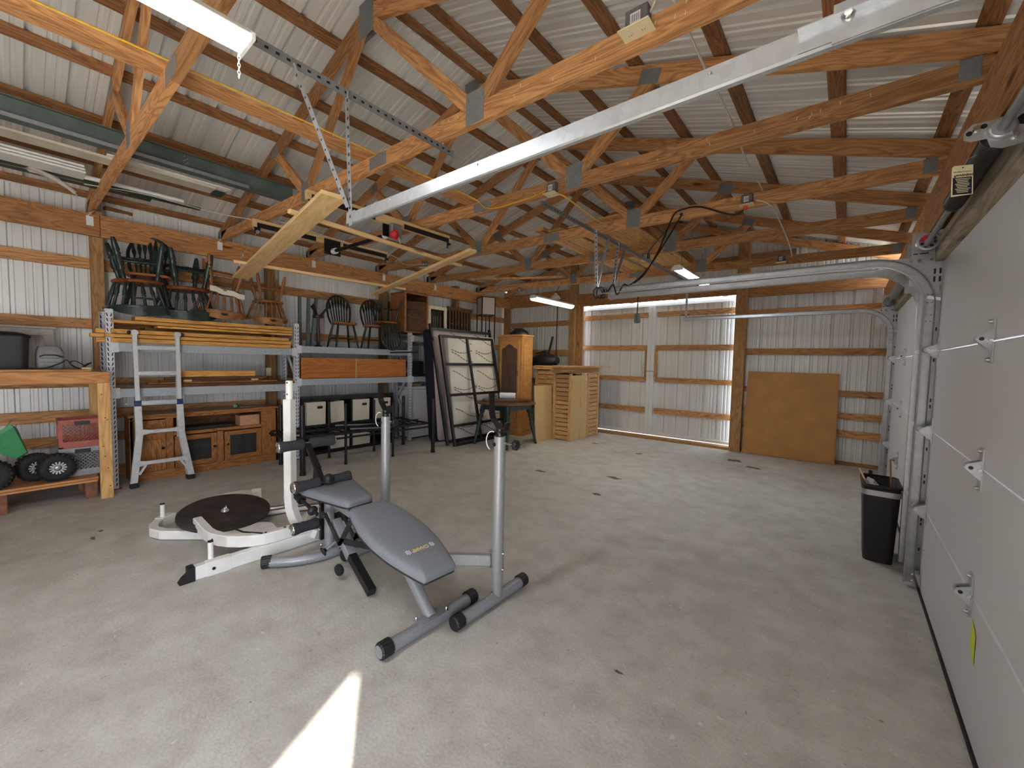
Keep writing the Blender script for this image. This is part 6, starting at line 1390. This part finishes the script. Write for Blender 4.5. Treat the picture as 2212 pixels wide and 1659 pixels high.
for i, (x0, x1, ya, yb, hh, sk) in enumerate(((-4.05, -3.86, 6.5, 7.44, .016, .02), (-4.28, -4.04, 6.3, 7.46, .02, -.03), (-4.22, -3.96, 6.26, 7.58, .03, .05), (-4.20, -3.98, 6.25, 7.60, .028, .06), (-4.16, -3.92, 6.2, 7.60, .03, .03), (-4.10, -3.86, 6.14, 7.58, .022, .22))):
    xm, w_ = (x0 + x1) / 2, x1 - x0; zz_ = z_ + (0 if i < 2 else .024 + (i - 2) * .032)
    tag(MB().beam((xm, ya, zz_ + hh / 2), (xm + sk, yb, zz_ + hh / 2), w_, hh).build('loose_board', M['pineold']), ['short board lying low on the plank doors, right side', 'wide low board lying on the plank doors, left side', 'third board up in the pile on the plank doors', 'fourth board up in the pile on the plank doors', 'fifth board up in the pile on the plank doors', 'topmost board on the pile, reaching nearest the sliding door'][i], 'board', 'boards piled on the plank doors')
for i in range(2): tag(MB().box(-4.82 + .02 * i, -4.40, 6.56, 6.72, 1.288 + .04 * i, 1.322 + .04 * i, .003).build('loose_board', M['pineold']), ['lower', 'upper'][i] + ' short board lying on the rear plank door by the oak cabinet', 'board', 'short boards by the oak cabinet')
tag(MB().box(-4.9, -4.25, 6.80, 7.25, 0, 1.34).build('cardboard_carton', plain('dark_carton', srgb(74, 58, 46), .8)), 'tall dark carton standing behind the plank doors', 'carton')
ob = thing('leaf_blower', 'black rounded machine with a stick handle behind the board pile', 'machine', (-4.75, 6.95, 1.36)); rgs = []
for i in range(10):
    f = i / 9; x = -5.12 + .60 * f; rr_ = .165 * (math.sin(math.pi * (.12 + .8 * f)) ** .6)
    rgs.append([(x, 6.98 + rr_ * 1.1 * math.cos(2 * math.pi * k / 14), 1.44 + .02 * f + rr_ * math.sin(2 * math.pi * k / 14)) for k in range(14)])
MB().grid(rgs, closed=True).face(rgs[0]).face(rgs[-1]).build('housing', M['blackplastic'], ob)
for x in (-4.86, -4.80): MB().tube([(x, 6.98 + .158 * math.cos(R(a)), 1.482 + .148 * math.sin(R(a))) for a in range(-60, 241, 20)], .008, 6).build('rib', M['rubber'], ob)
MB().beam((-4.72, 6.95, 1.60), (-4.65, 6.98, 1.95), .03, .045, (1, 0, 0), .006).build('handle', M['blackplastic'], ob)
MB().beam((-5.0, 6.9, 1.60), (-4.72, 6.88, 1.66), .05, .02, (0, 0, 1), .004).build('guard', M['blackplastic'], ob)
tag(MB().cyl((-5.03, 7.70, 1.0), (-5.03, 7.70, 2.78), .010, 8).build('conduit_pipe', M['black']), 'thin black vertical pipe on the far wall behind the machine', 'pipe')

# ------------------------------------------------------------------ cabinets, lamp and frames above the mattresses
cb = thing('wood_cabinet', 'dark brown open wooden cabinet box on the end of the rack', 'cabinet', (-6.15, 4.56, 1.892)); BW = M['brownwood']; CBx = plain('cabinet_dark', srgb(40, 26, 18), .6)
y0, y1, z0, z1 = 4.32, 4.84, 1.893, 2.60
MB().box(-6.35, -5.965, y0, y0 + .018, z0, z1).build('side_panel', M['oak'], cb); MB().box(-6.35, -5.965, y1 - .018, y1, z0, z1).build('side_panel', BW, cb)
MB().box(-6.35, -5.965, y0, y1, z0 - .0, z0 + .018).build('bottom_panel', BW, cb); MB().box(-6.35, -5.965, y0, y1, z1 - .018, z1).build('top_panel', BW, cb); MB().box(-6.355, -6.345, y0, y1, z0, z1).build('back_panel', M['brownwood'], cb)
for a, b_, c_, d_ in ((y0, y0 + .04, z0, z1), (y1 - .03, y1, z0, z1), (y0 + .04, y1 - .03, z0, z0 + .03), (y0 + .04, y1 - .03, z1 - .03, z1)): MB().box(-5.965, -5.945, a, b_, c_, d_, .002).build('face_frame', M['oak'], cb)
MB().box(-6.33, -5.98, y0 + .02, y1 - .02, z0 + .42, z0 + .432).build('shelf', BW, cb)
dd = MB().beam((-5.955, y1 - .035, z0 + .30), (-6.15, y0 + .12, z0 + .30), .018, .54, (0, 0, 1)).build('inner_door', BW, cb)
MB().box(-6.16, -6.15, y0 + .10, y0 + .16, z0 + .42, z1 - .06).build('hinge_strip', M['galvdark'], cb)
wf_ = thing('picture', 'cream painted frame with dark bars leaning above the mattress', 'frame', (-6.02, 5.10, 1.842)); y0, y1, z0, z1 = 4.885, 5.335, 1.843, 2.43
for a, b_, c_, d_ in ((y0, y0 + .06, z0, z1), (y1 - .06, y1, z0, z1), (y0 + .06, y1 - .06, z1 - .06, z1), (y0 + .06, y1 - .06, z0, z0 + .06)): MB().box(-6.03, -6.0, a, b_, c_, d_, .003).build('frame_bar', plain('cream_paint', srgb(226, 214, 184), .5), wf_)
MB().box(-6.20, -6.19, y0 + .02, y1 - .02, z0, z1 - .02).build('dark_back', M['black'], wf_)
MB().box(-6.19, -6.03, y0 + .02, y0 + .03, z0, z1 - .02).build('side_board', M['cream'], wf_)
for k in range(5): MB().box(-6.15, -6.13, y0 + .11 + k * .052, y0 + .125 + k * .052, z0 + .2, z1 - .16).build('bar', plain('pale_bar', srgb(120, 110, 96), .5), wf_)
hs = thing('slatted_headboard', 'dark brown slatted wooden rack standing above the mattress', 'headboard', (-6.05, 5.70, 1.842)); y0, y1, z0, z1 = 5.39, 6.03, 1.843, 2.46
MB().box(-6.07, -6.01, y0 - .01, y1 + .01, z1 - .05, z1 + .01, .004).build('top_rail', BW, hs); MB().box(-6.07, -6.01, y0, y1, z0, z0 + .08).build('bottom_rail', BW, hs); MB().box(-6.22, -6.08, y0, y1, z0, z1 - .06).build('case', CBx, hs)
for k in range(8): MB().box(-6.05, -6.025, y0 + .03 + k * .079, y0 + .065 + k * .079, z0 + .08, z1 - .05).build('slat', BW, hs)
for k in range(4): MB().lathe([(.006, 0), (.008, .01)], (-6.02, y0 + .09 + k * .13, z0 + .30), (1, 0, 0), 8).build('peg', M['galv'], hs)
lm = thing('floor_lamp', 'tall black frame lamp with a square paper shade by the corner', 'lamp', (-6.2, 6.60, 0)); LX, LY, a_ = -6.16, 6.60, .16
cor = [(LX + a_ * math.cos(R(k * 90 + 20)) * 1.3, LY + a_ * math.sin(R(k * 90 + 20)) * 1.3) for k in range(4)]
for x, y in cor: MB().box(x - .009, x + .009, y - .009, y + .009, 0, 2.80).build('corner_post', BK, lm)
pap = plain('shade_paper', srgb(196, 182, 176), .9, var=.03)
for (xa, ya_), (xb_, yb_) in zip(cor, cor[1:] + cor[:1]):
    MB().beam((xa, ya_, 2.605), (xb_, yb_, 2.605), .003, .36).build('shade_panel', pap, lm)
    for z in (2.795, 2.42, 1.75, 1.0): MB().beam((xa, ya_, z), (xb_, yb_, z), .014, .016).build('frame_bar', BK, lm)
MB().cyl((LX, LY, 1.0), (LX, LY, 2.45), .012, 8).build('pole', BK, lm)
MB().lathe([(.0001, 0), (.17, 0), (.17, .02), (.0001, .02)], (LX, LY, .985), (0, 0, 1), 4, caps=False).build('lower_shelf', BK, lm)

# ------------------------------------------------------------------ hoist frame hanging under the trusses at left
ho = thing('ceiling_hoist', 'black hoist bracket set with two wooden rails fixed under the trusses', 'hoist', (-4.3, 2.5, 2.84))
for x, lab in ((-3.70, 'a'), (-4.945, 'b')):
    MB().box(x - .022, x + .022, 1.66, 3.30, 2.80, 2.885, .003).build('mounting_rail', M['pine'], ho)
    for yy, e in ((1.70, -1), (3.28, 1)):
        MB().box(x + .023, x + .029, min(yy, yy - e * .62), max(yy, yy - e * .62), 2.80, 2.85).prism([(x + .024, yy - .03, 2.80), (x + .024, yy + .03, 2.80), (x + .024, yy + .025, 2.735), (x + .024, yy - .025, 2.735)], (.005, 0, 0)).build('pulley_bracket', BK, ho)
        MB().cyl((x + .03, yy, 2.75), (x + .045, yy, 2.75), .018, 12).build('pulley', M['galv'], ho)
MB().cyl((-3.72, 2.52, 2.72), (-4.90, 2.52, 2.72), .021, 14).build('drum_shaft', BK, ho)
for x in (-3.78, -4.86): MB().cyl((x - .04, 2.52, 2.72), (x + .03, 2.52, 2.72), .034, 14).build('drum_end', M['white'], ho)
for x in (-3.70, -4.92): MB().box(x - .006, x + .006, 2.42, 2.62, 2.68, 2.86).build('shaft_plate', BK, ho)
MB().box(-3.66, -3.60, 2.46, 2.58, 2.66, 2.80, .01).build('gear_box', M['galvdark'], ho)
MB().tube([(-3.60, 2.50 + .03 * math.cos(R(a)), 2.69 + .045 * math.sin(R(a))) for a in range(0, 360, 30)], .012, 6, closed=True).lathe([(.04, 0), (.045, .02), (.03, .04)], (-3.62, 2.50, 2.69), (.7, -.7, 0), 12).build('crank_wheel', M['red'], ho)
MB().tube([(-3.58, 2.52, 2.66), (-3.575, 2.53, 2.62), (-3.58, 2.545, 2.60), (-3.585, 2.55, 2.63), (-3.58, 2.53, 2.665)], .004, 6).build('crank_hook', M['galv'], ho)
hf = thing('hanging_rack', 'pine board frame hung on cables below the hoist', 'hanging frame', (-4, 2.3, 2.4))
def pl(a, b_, w_, h_, nm): MB().beam(a, b_, w_, h_, (0, 0, 1), .003).build(nm, M['pine'], hf)
pl((-3.17, 1.30, 2.485), (-3.385, 3.21, 2.485), .038, .030, 'long_rail'); pl((-4.735, 1.42, 2.362), (-4.60, 3.35, 2.362), .038, .030, 'long_rail')
pl((-2.56, 1.325, 2.463), (-5.40, 1.69, 2.325), .16, .026, 'cross_plank'); pl((-2.74, 2.745, 2.455), (-5.12, 3.21, 2.325), .085, .030, 'cross_plank')
cab_pts = [((-3.20, 1.38, 2.50), (-3.66, 1.68, 2.74), 'a'), ((-4.72, 1.47, 2.38), (-4.90, 1.69, 2.74), 'b'), ((-3.36, 3.02, 2.50), (-3.66, 3.28, 2.74), 'c'), ((-4.62, 3.16, 2.38), (-4.90, 3.28, 2.74), 'd')]
for a, b_, _k in cab_pts:
    MB().tube([a, b_], .0025, 5).build('hoist_cable', M['galv'], hf)
    c = V(a).lerp(V(b_), .18); MB().tube([c + V((.012 * math.cos(R(k)), 0, .016 * math.sin(R(k)))) for k in range(0, 360, 45)], .004, 6, closed=True).build('eye_bolt', M['galv'], hf)
    MB().lathe([(.014, 0), (.014, .004), (.006, .012)], V(a) + V((0, 0, -.034)), (0, 0, -1), 10).build('nut', M['galv'], hf)
